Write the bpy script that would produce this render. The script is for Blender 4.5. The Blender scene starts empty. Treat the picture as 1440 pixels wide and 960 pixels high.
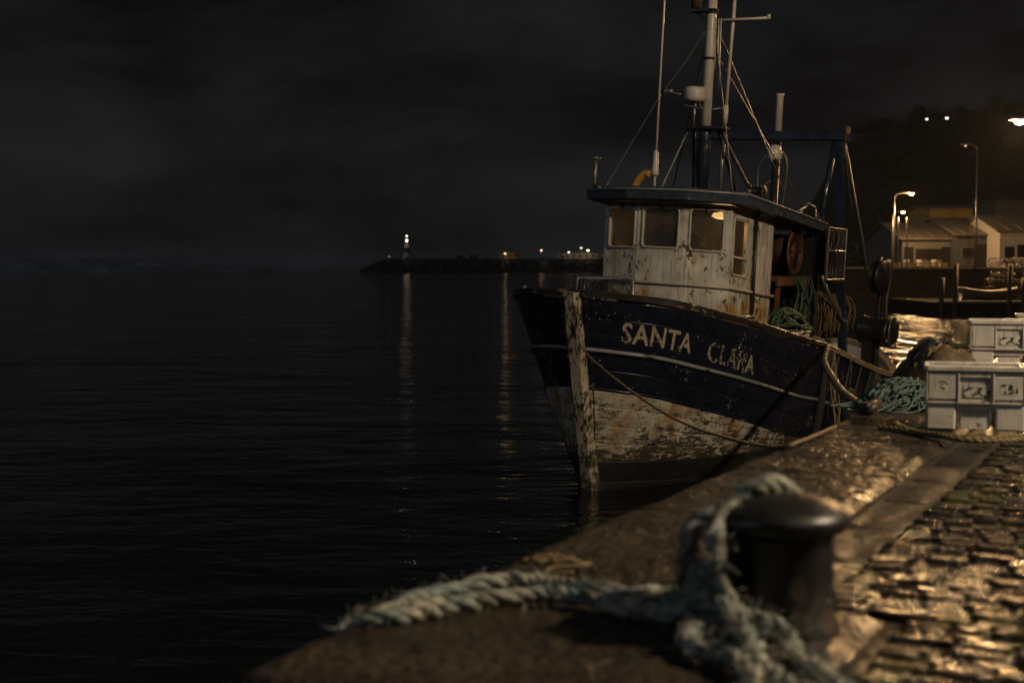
import bpy, bmesh, math, random
from mathutils import Vector, Matrix, noise
from math import sin, cos, pi, radians
rnd = random.Random(7)
sc = bpy.context.scene
COL = sc.collection

# ------------------------------------------------------------------ camera, sky, light
F, H = 2000.0, 3.2                      # focal length in photo pixels, eye height over the water
TH = math.atan(105 / F)
cam_d = bpy.data.cameras.new('camera'); cam = bpy.data.objects.new('camera', cam_d); COL.objects.link(cam)
cam.location = (0, 0, H); cam.rotation_euler = (pi / 2 - TH, 0, 0)
cam_d.sensor_width = 36; cam_d.lens = 50; cam_d.clip_start = 0.1; cam_d.clip_end = 20000
cam_d.dof.use_dof = True; cam_d.dof.focus_distance = 22.0; cam_d.dof.aperture_fstop = 1.8
sc.camera = cam
sc.view_settings.view_transform = 'Standard'; sc.view_settings.look = 'None'
sc.view_settings.exposure = 0; sc.view_settings.gamma = 1
sc.cycles.use_denoising = True
sc.cycles.max_bounces = 6; sc.cycles.sample_clamp_indirect = 2.0
sc.cycles.caustics_reflective = False; sc.cycles.caustics_refractive = False

SUN_EL, SUN_AZ = radians(26), radians(-120)
w = bpy.data.worlds.new('World'); sc.world = w; w.use_nodes = True
wn, wl = w.node_tree.nodes, w.node_tree.links
bg = wn['Background']
sky = wn.new('ShaderNodeTexSky'); sky.sky_type = 'NISHITA'; sky.sun_disc = False
sky.sun_elevation = SUN_EL; sky.sun_rotation = SUN_AZ
tc = wn.new('ShaderNodeTexCoord'); mp = wn.new('ShaderNodeMapping'); mp.inputs['Scale'].default_value = (1, 1, 2.6)
mp.inputs['Location'].default_value = (0.35, 0.1, 0.2)
nz = wn.new('ShaderNodeTexNoise'); nz.inputs['Scale'].default_value = 3.4; nz.inputs['Detail'].default_value = 7
nz.inputs['Roughness'].default_value = 0.55; nz.inputs['Distortion'].default_value = 0.35
rp = wn.new('ShaderNodeValToRGB')
rp.color_ramp.elements[0].position = 0.41; rp.color_ramp.elements[0].color = (0.0030, 0.0030, 0.0034, 1)
rp.color_ramp.elements[1].position = 0.67; rp.color_ramp.elements[1].color = (0.0125, 0.0127, 0.0138, 1)
mx = wn.new('ShaderNodeMix'); mx.data_type = 'RGBA'; mx.blend_type = 'ADD'; mx.inputs['Factor'].default_value = 0.00006
wl.new(tc.outputs['Generated'], mp.inputs['Vector']); wl.new(mp.outputs[0], nz.inputs['Vector'])
wl.new(nz.outputs['Fac'], rp.inputs['Fac']); wl.new(rp.outputs[0], mx.inputs['A']); wl.new(sky.outputs[0], mx.inputs['B'])
wl.new(mx.outputs['Result'], bg.inputs['Color']); bg.inputs['Strength'].default_value = 1.0
sd = bpy.data.lights.new('moon', 'SUN'); sd.energy = 0.18; sd.angle = radians(12); sd.color = (0.72, 0.84, 1.0)
so = bpy.data.objects.new('moon', sd); COL.objects.link(so)
so.rotation_euler = Vector((sin(radians(60)) * cos(SUN_EL), cos(radians(60)) * cos(SUN_EL), -sin(SUN_EL))).to_track_quat('-Z', 'Y').to_euler()
SODIUM = (1.0, 0.72, 0.40); AMBER = (1.0, 0.58, 0.24)

# ------------------------------------------------------------------ helpers
def interp(x, xs, ys):
    if x <= xs[0]: return ys[0]
    if x >= xs[-1]: return ys[-1]
    for i in range(len(xs) - 1):
        if x <= xs[i + 1]:
            t = (x - xs[i]) / (xs[i + 1] - xs[i]); return ys[i] + t * (ys[i + 1] - ys[i])
def spline(xs, ys):                     # monotone cubic
    n = len(xs); d = [(ys[i + 1] - ys[i]) / (xs[i + 1] - xs[i]) for i in range(n - 1)]
    m = [d[0]] + [0 if d[i - 1] * d[i] <= 0 else 2 * d[i - 1] * d[i] / (d[i - 1] + d[i]) for i in range(1, n - 1)] + [d[-1]]
    def g(x):
        if x <= xs[0]: return ys[0]
        if x >= xs[-1]: return ys[-1]
        i = 0
        while x > xs[i + 1]: i += 1
        h = xs[i + 1] - xs[i]; t = (x - xs[i]) / h
        return ((1 + 2 * t) * (1 - t) ** 2 * ys[i] + t * (1 - t) ** 2 * h * m[i] + t * t * (3 - 2 * t) * ys[i + 1] + t * t * (t - 1) * h * m[i + 1])
    return g
def ray(px, py):
    xc = (px - 720) / F; yc = (480 - py) / F
    d = Vector((xc, cos(TH) + yc * sin(TH), -sin(TH) + yc * cos(TH))); return d / d.y
def at(px, py, Y): r = ray(px, py) * Y; return Vector((r.x, r.y, r.z + H))        # point at depth Y
def on(px, py, z): r = ray(px, py); return at(px, py, (z - H) / r.z)              # point on a level surface

class MB:
    def __init__(s): s.v = []; s.f = []; s.m = []; s.sm = []
    def add(s, vs, fs, mi=0, smooth=False):
        o = len(s.v); s.v += [tuple(v) for v in vs]; s.f += [tuple(i + o for i in f) for f in fs]
        s.m += [mi] * len(fs); s.sm += [smooth] * len(fs); return s
    def box(s, c, size, rot=None, mi=0, taper=1.0, bevel=0.0):
        c = Vector(c); x, y, z = [k / 2 for k in size]; M = rot if rot is not None else Matrix.Identity(3)
        if bevel:
            b = min(bevel, x * .9, y * .9, z * .9); vs = []; bm = bmesh.new(); bmesh.ops.create_cube(bm, size=1)
            for v in bm.verts: v.co = Vector((v.co.x * 2 * x * (taper if v.co.z > 0 else 1), v.co.y * 2 * y * (taper if v.co.z > 0 else 1), v.co.z * 2 * z))
            bmesh.ops.bevel(bm, geom=bm.edges[:], offset=b, segments=1, affect='EDGES')
            bm.verts.index_update()
            s.add([c + M @ v.co for v in bm.verts], [[v.index for v in f.verts] for f in bm.faces], mi); bm.free(); return s
        vs = [c + M @ Vector((sx * x * (taper if sz > 0 else 1), sy * y * (taper if sz > 0 else 1), sz * z)) for sz in (-1, 1) for sy in (-1, 1) for sx in (-1, 1)]
        return s.add(vs, [(0, 2, 3, 1), (4, 5, 7, 6), (0, 1, 5, 4), (2, 6, 7, 3), (1, 3, 7, 5), (0, 4, 6, 2)], mi)
    def tube(s, pts, r, n=6, mi=0, closed=False, smooth=True):
        pts = [Vector(p) for p in pts]; N = len(pts); vs = []
        up = None
        for i, p in enumerate(pts):
            if closed: t = pts[(i + 1) % N] - pts[i - 1]
            else: t = pts[min(i + 1, N - 1)] - pts[max(i - 1, 0)]
            if t.length < 1e-9: t = Vector((0, 0, 1))
            t.normalize()
            if up is None: up = t.orthogonal().normalized()
            up = up - t * up.dot(t)
            if up.length < 1e-6: up = t.orthogonal()
            up.normalize(); b = t.cross(up)
            rr = r[i] if isinstance(r, (list, tuple)) else r
            vs += [p + (up * cos(2 * pi * k / n) + b * sin(2 * pi * k / n)) * rr for k in range(n)]
        fs = []
        for i in range(N if closed else N - 1):
            j = (i + 1) % N
            fs += [(i * n + k, i * n + (k + 1) % n, j * n + (k + 1) % n, j * n + k) for k in range(n)]
        if not closed: fs += [tuple(range(n))[::-1], tuple((N - 1) * n + k for k in range(n))]
        return s.add(vs, fs, mi, smooth)
    def lathe(s, prof, c=(0, 0, 0), axis=None, n=20, mi=0, smooth=True):
        c = Vector(c); M = Matrix.Identity(3)
        if axis is not None: M = Vector((0, 0, 1)).rotation_difference(Vector(axis)).to_matrix()
        vs = [c + M @ Vector((r * cos(2 * pi * k / n), r * sin(2 * pi * k / n), z)) for r, z in prof for k in range(n)]
        fs = [(i * n + k, i * n + (k + 1) % n, (i + 1) * n + (k + 1) % n, (i + 1) * n + k) for i in range(len(prof) - 1) for k in range(n)]
        fs += [tuple(range(n))[::-1], tuple((len(prof) - 1) * n + k for k in range(n))]
        return s.add(vs, fs, mi, smooth)
    def prism(s, poly, z0, z1, mi=0):    # poly in xy
        n = len(poly); vs = [(x, y, z0) for x, y in poly] + [(x, y, z1) for x, y in poly]
        return s.add(vs, [tuple(range(n))[::-1], tuple(range(n, 2 * n))] + [(i, (i + 1) % n, n + (i + 1) % n, n + i) for i in range(n)], mi)
    def grid(s, rows, mi=0, smooth=True):
        n = len(rows[0]); vs = [p for r in rows for p in r]
        return s.add(vs, [(i * n + j, i * n + j + 1, (i + 1) * n + j + 1, (i + 1) * n + j) for i in range(len(rows) - 1) for j in range(n - 1)], mi, smooth)
    def mesh(s, name, mats, recalc=True):
        me = bpy.data.meshes.new(name); me.from_pydata(s.v, [], s.f)
        for m in (mats if isinstance(mats, (list, tuple)) else [mats]): me.materials.append(m)
        me.polygons.foreach_set('material_index', s.m); me.polygons.foreach_set('use_smooth', s.sm)
        if recalc: bm = bmesh.new(); bm.from_mesh(me); bmesh.ops.recalc_face_normals(bm, faces=bm.faces[:]); bm.to_mesh(me); bm.free()
        me.update(); return me
    def build(s, name, mats, parent=None):
        return link(name, s.mesh(name, mats), parent)
def link(name, me, parent=None):
    o = bpy.data.objects.new(name, me); COL.objects.link(o)
    if parent is not None: o.parent = parent
    return o
def tag(o, label=None, cat=None, group=None, kind=None):
    if label: o['label'] = label
    if cat: o['category'] = cat
    if group: o['group'] = group
    if kind: o['kind'] = kind
    return o
def thing(name, label, cat, loc=(0, 0, 0), rz=0.0, group=None):
    o = bpy.data.objects.new(name, None); COL.objects.link(o); o.location = loc; o.rotation_euler = (0, 0, rz)
    o.empty_display_size = 0.2
    return tag(o, label, cat, group)
def copy_tree(o, parent=None):
    c = o.copy(); COL.objects.link(c)
    if parent is not None: c.parent = parent
    for ch in list(o.children): copy_tree(ch, c)
    return c
def path(pts, n=8, closed=False):       # Catmull-Rom
    pts = [Vector(p) for p in pts]; out = []; N = len(pts)
    for i in range(N if closed else N - 1):
        p0 = pts[i - 1] if (i or closed) else pts[0]; p1 = pts[i]; p2 = pts[(i + 1) % N]
        p3 = pts[(i + 2) % N] if (closed or i + 2 < N) else pts[-1]
        for k in range(n):
            t = k / n
            out.append(0.5 * ((2 * p1) + (p2 - p0) * t + (2 * p0 - 5 * p1 + 4 * p2 - p3) * t * t + (3 * p1 - p0 - 3 * p2 + p3) * t ** 3))
    if not closed: out.append(pts[-1])
    return out
def resample(pts, step):
    out = [pts[0].copy()]; acc = 0.0
    for i in range(len(pts) - 1):
        a, b = pts[i], pts[i + 1]; L = (b - a).length
        if L < 1e-9: continue
        t = step - acc
        while t <= L: out.append(a.lerp(b, t / L)); t += step
        acc = (acc + L) % step if L >= step - acc else acc + L
    out.append(pts[-1].copy()); return out
def rope(mb, ctrl, R, step=None, lay=None, n=6, strands=3, fuzz=0, mi=0, loose=0.0):   # laid rope of twisted strands
    P = resample(path(ctrl, 10), step or R * 0.6); lay = lay or R * 7
    up = None; fr = []; L = 0.0
    for i, p in enumerate(P):
        t = (P[min(i + 1, len(P) - 1)] - P[max(i - 1, 0)]); t = t.normalized() if t.length > 1e-9 else Vector((0, 0, 1))
        if up is None: up = t.orthogonal().normalized()
        up = up - t * up.dot(t); up = up.normalized() if up.length > 1e-6 else t.orthogonal().normalized()
        if i: L += (p - P[i - 1]).length
        fr.append((p, up.copy(), t.cross(up), L))
    jt = rnd.uniform(0, 50)
    if loose:
        fr = [(p + Vector((noise.noise((l * 5 + jt, 1, 0)), noise.noise((l * 5 + jt, 9, 0)), .5 * noise.noise((l * 5 + jt, 5, 0)))) * R * loose, u, b, l * (1 + .18 * loose * noise.noise((l * 2 + jt, 3, 0)))) for p, u, b, l in fr]
    for s in range(strands):
        mb.tube([p + (u * cos(2 * pi * (l / lay + s / strands)) + b * sin(2 * pi * (l / lay + s / strands))) * R * (0.47 + loose * .45 * noise.noise((l * 6 + jt, s * 4.0, 2))) + Vector((noise.noise(p * 9), noise.noise(p * 9 + Vector((5, 0, 0))), noise.noise(p * 9 + Vector((0, 7, 0))))) * R * .12 for p, u, b, l in fr], [R * (0.60 + .09 * noise.noise(p * 14 + Vector((s, 0, 0)))) for p, u, b, l in fr], n, mi)
    for k in range(fuzz):
        p, u, b, l = fr[rnd.randrange(len(fr))]; a = rnd.uniform(0, 2 * pi); d = u * cos(a) + b * sin(a)
        q = p + d * R * 0.95; e = d * rnd.uniform(.3, 1.1) * R + Vector((rnd.gauss(0, 1), rnd.gauss(0, 1), rnd.gauss(0, 1))) * R * 0.5
        mb.tube([q, q + e * .6 + Vector((0, 0, .1 * R)), q + e], R * 0.045, 3, mi)
    return mb

# ------------------------------------------------------------------ materials
class NT:
    def __init__(s, name):
        s.m = bpy.data.materials.new(name); s.m.use_nodes = True; s.t = s.m.node_tree; s.n = s.t.nodes; s.b = s.n['Principled BSDF']; s.out = s.n['Material Output']
        s.co = s.n.new('ShaderNodeTexCoord').outputs['Object']
    def L(s, a, b): s.t.links.new(a, b)
    def mapv(s, scale=(1, 1, 1), loc=(0, 0, 0), src=None):
        m = s.n.new('ShaderNodeMapping'); m.inputs['Scale'].default_value = scale; m.inputs['Location'].default_value = loc
        s.L(src or s.co, m.inputs['Vector']); return m.outputs[0]
    def noise(s, scale, detail=4, rough=.55, vec=None, dist=0.0):
        x = s.n.new('ShaderNodeTexNoise'); x.inputs['Scale'].default_value = scale; x.inputs['Detail'].default_value = detail
        x.inputs['Roughness'].default_value = rough; x.inputs['Distortion'].default_value = dist
        s.L(vec or s.co, x.inputs['Vector']); return x.outputs['Fac']
    def ramp(s, fac, a, b, c0=(0, 0, 0, 1), c1=(1, 1, 1, 1)):
        r = s.n.new('ShaderNodeValToRGB'); e = r.color_ramp.elements
        e[0].position = a; e[1].position = b; e[0].color = c4(c0); e[1].color = c4(c1); s.L(fac, r.inputs['Fac']); return r.outputs['Color']
    def mix(s, fac, a, b):
        x = s.n.new('ShaderNodeMix'); x.data_type = 'RGBA'
        for v, k in ((fac, 'Factor'), (a, 'A'), (b, 'B')):
            i = x.inputs[k] if k == 'Factor' else [q for q in x.inputs if q.name == k and q.type == 'RGBA'][0]
            if hasattr(v, 'is_linked'): s.L(v, i)
            else: i.default_value = v if k == 'Factor' else c4(v)
        return [q for q in x.outputs if q.type == 'RGBA'][0]
    def math(s, op, a, b=0.0):
        x = s.n.new('ShaderNodeMath'); x.operation = op
        for v, i in ((a, 0), (b, 1)):
            if hasattr(v, 'is_linked'): s.L(v, x.inputs[i])
            else: x.inputs[i].default_value = v
        return x.outputs[0]
    def sep(s, k):
        x = s.n.new('ShaderNodeSeparateXYZ'); s.L(s.co, x.inputs[0]); return x.outputs[k]
    def col(s, c):
        if hasattr(c, 'is_linked'): s.L(c, s.b.inputs['Base Color'])
        else: s.b.inputs['Base Color'].default_value = c4(c)
    def set(s, k, v):
        if hasattr(v, 'is_linked'): s.L(v, s.b.inputs[k])
        else: s.b.inputs[k].default_value = v
    def bump(s, h, strength=.3, dist=.01, nrm=None):
        x = s.n.new('ShaderNodeBump'); x.inputs['Strength'].default_value = strength; x.inputs['Distance'].default_value = dist
        s.L(h, x.inputs['Height'])
        if nrm is not None: s.L(nrm, x.inputs['Normal'])
        s.L(x.outputs[0], s.b.inputs['Normal']); return x.outputs[0]
def c4(c): return tuple(c) if len(c) == 4 else tuple(c) + (1,)

def plain(name, c, rough=.6, metal=0.0, var=.35, scale=6.0, bump=.25, bdist=.006, spec=.5, stretch=(1, 1, 1)):
    t = NT(name); v = t.mapv(stretch); n = t.noise(scale, 6, .65, v)
    lo = tuple(max(0, k * (1 - var)) for k in c); hi = tuple(k * (1 + var * .6) for k in c)
    t.col(t.ramp(n, .3, .72, lo, hi)); t.set('Roughness', t.ramp(t.noise(scale * 2.3, 4, .6, v), .3, .7, (max(.04, rough - .15),) * 3, (min(1, rough + .15),) * 3))
    t.set('Metallic', metal); t.set('Specular IOR Level', spec)
    t.bump(t.noise(scale * 5, 5, .6, v), bump, bdist); return t.m
def worn(name, paint, under, rough=.45, chip=.6, chip_scale=9.0, stretch=(1, 1, 1), rust=0.0, streak=0.0, rust_c=(.16, .07, .018), speck=0.0, speck_c=(.4, .36, .3), dirt=.35, zfade=None, spec=.5, rustz=None, grime=None):
    t = NT(name); v = t.mapv(stretch)
    big = t.noise(1.6, 4, .6); fine = t.noise(chip_scale, 8, .68, v, .4)
    c = t.mix(t.ramp(t.noise(2.7, 6, .7), .35, .75), tuple(k * (1 - dirt) for k in paint), paint)
    if rust:
        rz = t.noise(1.5, 5, .62, t.mapv((2.4, 2.4, .55), (3.1, 1.2, .4)))
        if rustz:
            z0, z1, amt = rustz; cz = t.n.new('ShaderNodeClamp'); t.L(t.math('DIVIDE', t.math('SUBTRACT', t.sep(2), z1), z0 - z1), cz.inputs[0]); rz = t.math('ADD', rz, t.math('MULTIPLY', cz.outputs[0], amt))
        c = t.mix(t.ramp(rz, .66 - rust, .80 - rust * .6), c, t.mix(t.ramp(t.noise(7, 4), .4, .65), rust_c, tuple(k * 1.9 for k in rust_c)))
    if streak:
        st = t.noise(5.0, 4, .6, t.mapv((5, 5, .35)))
        c = t.mix(t.math('MULTIPLY', t.ramp(st, .53, .70), streak), c, tuple(k * .22 for k in paint))
    if grime:                            # weed and scum thickening towards the water
        z0, z1, gc = grime; cg = t.n.new('ShaderNodeClamp'); t.L(t.math('DIVIDE', t.math('SUBTRACT', t.sep(2), z1), z0 - z1), cg.inputs[0])
        gn = t.math('ADD', t.math('MULTIPLY', t.noise(6.0, 8, .74, t.mapv((.6, .6, 1.2), (4, 2, 1))), 1.1), t.math('MULTIPLY', cg.outputs[0], .13))
        c = t.mix(t.math('MULTIPLY', t.ramp(gn, .62, .72), .90), c, gc)
    cf = t.math('ADD', fine, t.math('MULTIPLY', t.math('SUBTRACT', big, .5), .55))
    if zfade:                             # wear that grows towards the waterline
        z0, z1, amt = zfade; z = t.math('DIVIDE', t.math('SUBTRACT', t.sep(2), z1), z0 - z1)
        cl = t.n.new('ShaderNodeClamp'); t.L(z, cl.inputs[0]); cf = t.math('ADD', cf, t.math('MULTIPLY', cl.outputs[0], amt))
    cm = t.ramp(cf, chip, chip + .045); c = t.mix(cm, c, under)
    if speck:
        sp = t.ramp(t.math('ADD', t.noise(24, 3, .6), t.math('MULTIPLY', t.math('SUBTRACT', t.noise(2.2, 3), .5), .5)), .80 - speck, .82 - speck)
        c = t.mix(sp, c, speck_c)
    t.col(c); t.set('Specular IOR Level', spec)
    t.set('Roughness', t.ramp(t.noise(4.3, 5, .65), .3, .75, (max(.05, rough - .17),) * 3, (min(1, rough + .2),) * 3))
    h = t.math('SUBTRACT', t.math('MULTIPLY', t.noise(14, 6, .6, v), .5), t.math('MULTIPLY', cm, .4)); t.bump(h, .45, .008); return t.m
def emit(name, c, strength):
    t = NT(name); t.col((.8, .8, .8)); t.set('Emission Color', c4(c)); t.set('Emission Strength', strength)
    try: t.m.cycles.emission_sampling = 'NONE'
    except Exception: pass
    return t.m

M = {}
M['navy'] = worn('navy_hull_paint', (.009, .011, .024), (.05, .045, .04), .36, .70, 11, (.35, .35, 1.6), speck=.11, dirt=.4)
M['white_hull'] = worn('white_hull_paint', (.56, .51, .42), (.035, .03, .024), .55, .61, 20, (.5, .5, 1.3), rust=.19, rust_c=(.19, .095, .022), streak=.7, zfade=(.45, 1.45, .16), dirt=.45, grime=(.45, 1.25, (.035, .032, .02)))
M['boot'] = worn('black_boot_paint', (.008, .008, .008), (.035, .03, .02), .6, .66, 9)
M['stem'] = worn('peeling_stem_paint', (.46, .39, .28), (.022, .018, .014), .55, .525, 20, (1, 1, .22), dirt=.5, rust=.06, grime=(.3, 1.2, (.03, .026, .016)))
M['batten'] = worn('grey_batten_paint', (.22, .22, .22), (.03, .028, .026), .35, .6, 10, (.3, .3, 1))
M['rail_dark'] = worn('dark_rail_wood', (.022, .019, .016), (.20, .15, .09), .3, .63, 10, (.3, .3, 1))
M['rail_wood'] = worn('brown_rail_wood', (.27, .21, .14), (.05, .04, .03), .28, .6, 12, (.3, .3, 1))
M['bulwark'] = worn('pale_bulwark_paint', (.50, .44, .35), (.05, .04, .03), .5, .6, 9, streak=.6, rust=.03)
M['deck'] = plain('wet_deck_planks', (.07, .06, .05), .35, 0, .4, 5, .4, stretch=(.3, 3, 1))
M['house'] = worn('white_house_paint', (.64, .59, .50), (.06, .045, .03), .5, .60, 9, (1, 1, .8), rust=.085, streak=.85, rust_c=(.20, .115, .025), dirt=.5, rustz=(2.5, 3.05, .21), zfade=(2.2, 3.3, .05), speck=.02, speck_c=(.04, .03, .02))
M['house_frame'] = worn('window_frame_metal', (.42, .38, .31), (.07, .05, .03), .4, .62, 20)
M['roof'] = worn('blue_roof_paint', (.030, .043, .062), (.10, .10, .10), .33, .64, 8, dirt=.4)
M['blue'] = worn('blue_mast_paint', (.013, .022, .044), (.09, .08, .07), .32, .66, 8, (1, 1, .5))
M['mast_white'] = worn('white_mast_paint', (.55, .50, .42), (.08, .06, .05), .4, .66, 10, streak=.3)
M['black_iron'] = plain('black_iron', (.018, .016, .015), .38, .2, .5, 9, .4)
M['grey_metal'] = plain('grey_galvanised_metal', (.20, .19, .18), .35, .6, .4, 12, .3)
M['rust'] = plain('rusty_steel', (.13, .05, .018), .6, .15, .6, 6, .6)
M['rust_dark'] = plain('dark_rusty_steel', (.05, .02, .009), .6, .15, .7, 6, .6)
M['wire'] = plain('wire_rope', (.14, .12, .10), .4, .5, .4, 20, .2)
M['yellow'] = worn('yellow_hose', (.42, .25, .03), (.1, .06, .02), .45, .68, 10)
M['black_rubber'] = plain('black_rubber', (.010, .010, .010), .85, 0, .3, 8, .3)
M['green_rope'] = plain('green_rope', (.032, .066, .040), .6, 0, .5, 14, .5)
M['teal_rope'] = plain('teal_twine', (.055, .088, .075), .6, 0, .55, 9, .5)
M['tan_rope'] = plain('tan_rope', (.17, .12, .06), .65, 0, .5, 14, .5)
M['dark_rope'] = plain('dark_wet_rope', (.055, .042, .027), .5, 0, .5, 14, .5)
M['ochre_rope'] = plain('ochre_rope', (.14, .095, .032), .6, 0, .5, 14, .5)
M['black_net'] = plain('black_net', (.012, .012, .013), .55, 0, .5, 9, .6)
M['brown_net'] = plain('brown_net', (.09, .058, .025), .7, 0, .5, 12, .6)
t = NT('hawser_fibre')
v = t.mix(t.ramp(t.noise(7, 5, .6), .38, .62), (.13, .185, .18), (.38, .36, .29)); t.col(t.mix(t.ramp(t.noise(17, 5, .6), .46, .64), v, (.06, .05, .035)))
t.set('Roughness', .75); t.bump(t.noise(160, 3, .6), .6, .004); M['hawser'] = t.m
M['crate'] = worn('white_crate_plastic', (.68, .63, .55), (.10, .075, .05), .42, .645, 16, rust=.06, streak=.7, dirt=.45, speck=.04, speck_c=(.05, .04, .03))
M['wood'] = plain('pallet_wood', (.16, .11, .07), .7, 0, .4, 5, .5, stretch=(.4, 4, 4))
M['granite'] = None
def stone(name, c, scale, rough0, rough1, bump=.5, bd=.012, moss=0.0, coarse=False):
    t = NT(name); g = t.n.new('ShaderNodeNewGeometry').outputs['Position']
    n1 = t.noise(scale, 6, .65, g); n2 = t.noise(scale * 9, 5, .7, g)
    n3 = t.noise(scale * 26, 4, .7, g)
    k = t.mix(t.ramp(n1, .3, .7), tuple(x * .40 for x in c), tuple(x * 1.4 for x in c))
    k = t.mix(t.ramp(n2, .48, .68), k, tuple(x * .28 for x in c))
    k = t.mix(t.ramp(n3, .60, .70), k, tuple(min(1, x * 2.2) for x in c))
    if moss: k = t.mix(t.ramp(t.noise(1.1, 5, .6, g), .56, .70), k, (.035, .04, .012))
    t.set('Specular IOR Level', t.ramp(t.math('ADD', t.math('MULTIPLY', n2, .6), t.math('MULTIPLY', n1, .4)), .42, .58, (.55, .55, .55), (.06, .06, .06)))
    t.col(k); wet = t.math('ADD', t.math('MULTIPLY', t.noise(scale * .7, 5, .6, g), .5), t.math('MULTIPLY', n2, .5))
    t.set('Roughness', t.ramp(wet, .38, .62, (rough0,) * 3, (rough1,) * 3))
    if coarse: t.bump(t.math('ADD', t.noise(scale * 6, 1.5, .5, g), t.math('MULTIPLY', n3, .10)), bump, bd); return t.m
    h = t.math('ADD', t.math('ADD', n2, t.math('MULTIPLY', n3, .45)), t.math('MULTIPLY', t.noise(scale * 70, 3, .65, g), .18)); t.bump(h, bump, bd); return t.m
M['coping'] = stone('wet_coping_stone', (.046, .036, .026), 3.4, .12, .55, 1.0, .030, coarse=True)
M['sett'] = stone('wet_granite_sett', (.026, .020, .014), 6.0, .05, .20, 1.0, .018, moss=1, coarse=True)
M['ground'] = stone('wet_quay_ground', (.07, .055, .04), 1.5, .2, .45, .7, .02)
M['drain'] = stone('dark_wet_slab', (.030, .026, .022), 2.4, .2, .5, 1.0, .016)
M['wall_stone'] = stone('dark_quay_wall', (.012, .010, .008), .8, .75, .95, .7, .03)
M['iron_bollard'] = worn('black_bollard_iron', (.010, .009, .008), (.04, .024, .014), .46, .60, 9, speck=.03, speck_c=(.2, .19, .17))
M['rock'] = stone('breakwater_rock', (.03, .027, .025), .3, .5, .8, .5, .1)
M['hill'] = stone('dark_hillside', (.045, .042, .025), .05, .8, .95, .6, .4)
M['headland'] = stone('bare_headland', (.30, .30, .29), .05, .85, .95, .5, .4)
M['leaf'] = plain('dark_foliage', (.055, .06, .028), .7, 0, .6, .6, .1)
M['bark'] = plain('dark_bark', (.05, .04, .03), .85, 0, .4, 4, .5)
M['shed_wall'] = worn('grey_render_wall', (.13, .125, .12), (.07, .065, .06), .7, .68, 2, streak=.6)
M['shed_dark'] = worn('dark_render_wall', (.07, .07, .073), (.05, .045, .04), .7, .68, 2, streak=.5)
M['shed_white'] = worn('white_render_wall', (.58, .53, .46), (.2, .18, .15), .7, .7, 2, streak=.4)
M['shed_yellow'] = worn('ochre_render_wall', (.50, .34, .08), (.3, .2, .1), .7, .7, 2, streak=.4)
M['tin_roof'] = worn('sheet_roof', (.17, .15, .12), (.11, .08, .06), .35, .62, 1.5, streak=.3)
M['lamp_warm'] = emit('lamp_glow_warm', (1.0, .72, .38), 14)
M['lamp_far'] = emit('lamp_glow_far', (1.0, .74, .46), 3.2)
M['lamp_white'] = emit('lamp_glow_white', (1.0, .86, .70), 3.2)
M['lamp_dim'] = emit('lamp_glow_dim', (1.0, .70, .4), .5)
M['cabin_lamp'] = emit('cabin_lamp_glow', (1.0, .62, .22), 2.4)
# letter paint, worn away to the navy below
def letter_mat(name, thr, c):
    t = NT(name); n = t.math('ADD', t.noise(16, 6, .7), t.math('MULTIPLY', t.math('SUBTRACT', t.noise(3.2, 3), .5), .45))
    t.col(t.mix(t.ramp(n, thr, thr + .07), c, (.010, .012, .024))); t.set('Roughness', .5); return t.m
M['letter'] = letter_mat('cream_letter_paint', .55, (.33, .27, .19)); M['letter_faded'] = letter_mat('faded_letter_paint', .475, (.25, .22, .17))
# smudged stencil print on the crates
def print_mat(name, thr, sc_):
    t = NT(name); n = t.noise(sc_, 4, .6, t.mapv((1, 1, 1.3)))
    t.col(t.mix(t.ramp(n, thr, thr + .03), (.52, .48, .41), (.03, .03, .03))); t.set('Roughness', .5); return t.m
M['print'] = print_mat('smudged_black_print', .535, 24)
# glass
t = NT('dirty_glass'); tr = t.n.new('ShaderNodeBsdfTransparent'); tr.inputs[0].default_value = (.80, .78, .74, 1)
gl = t.n.new('ShaderNodeBsdfGlossy'); gl.inputs['Roughness'].default_value = .12; gl.inputs[0].default_value = (.8, .8, .8, 1)
df = t.n.new('ShaderNodeBsdfDiffuse'); df.inputs[0].default_value = (.13, .115, .095, 1)
m1 = t.n.new('ShaderNodeMixShader'); m2 = t.n.new('ShaderNodeMixShader'); m2.inputs[0].default_value = .10
t.L(t.ramp(t.noise(3, 5, .6), .3, .8, (.05, .05, .05), (.38, .38, .38)), m1.inputs[0])
t.L(tr.outputs[0], m1.inputs[1]); t.L(df.outputs[0], m1.inputs[2]); t.L(m1.outputs[0], m2.inputs[1]); t.L(gl.outputs[0], m2.inputs[2]); t.L(m2.outputs[0], t.out.inputs[0]); M['glass'] = t.m
# water
t = NT('harbour_water'); t.col((.0025, .003, .0032)); t.set('Roughness', .025); t.set('IOR', 1.33); t.set('Specular IOR Level', .5)
g = t.n.new('ShaderNodeNewGeometry').outputs['Position']
n1 = t.noise(.9, 3, .5, t.mapv((.55, 1.0, 1), src=g), .4); n2 = t.noise(3.6, 3, .55, t.mapv((.6, 1.0, 1), src=g), .3); n3 = t.noise(.16, 2, .5, t.mapv((.6, 1, 1), src=g))
sx = t.n.new('ShaderNodeSeparateXYZ'); t.L(g, sx.inputs[0])          # wind ripples inside the basin right of the boat
cm_ = t.n.new('ShaderNodeClamp'); t.L(t.math('DIVIDE', t.math('SUBTRACT', sx.outputs[0], 9.0), 5.0), cm_.inputs[0])
rip = t.math('MULTIPLY', cm_.outputs[0], t.math('MULTIPLY', t.noise(1.0, 0, .5, t.mapv((3.4, .13, 1), src=g)), 1.25))
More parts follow.
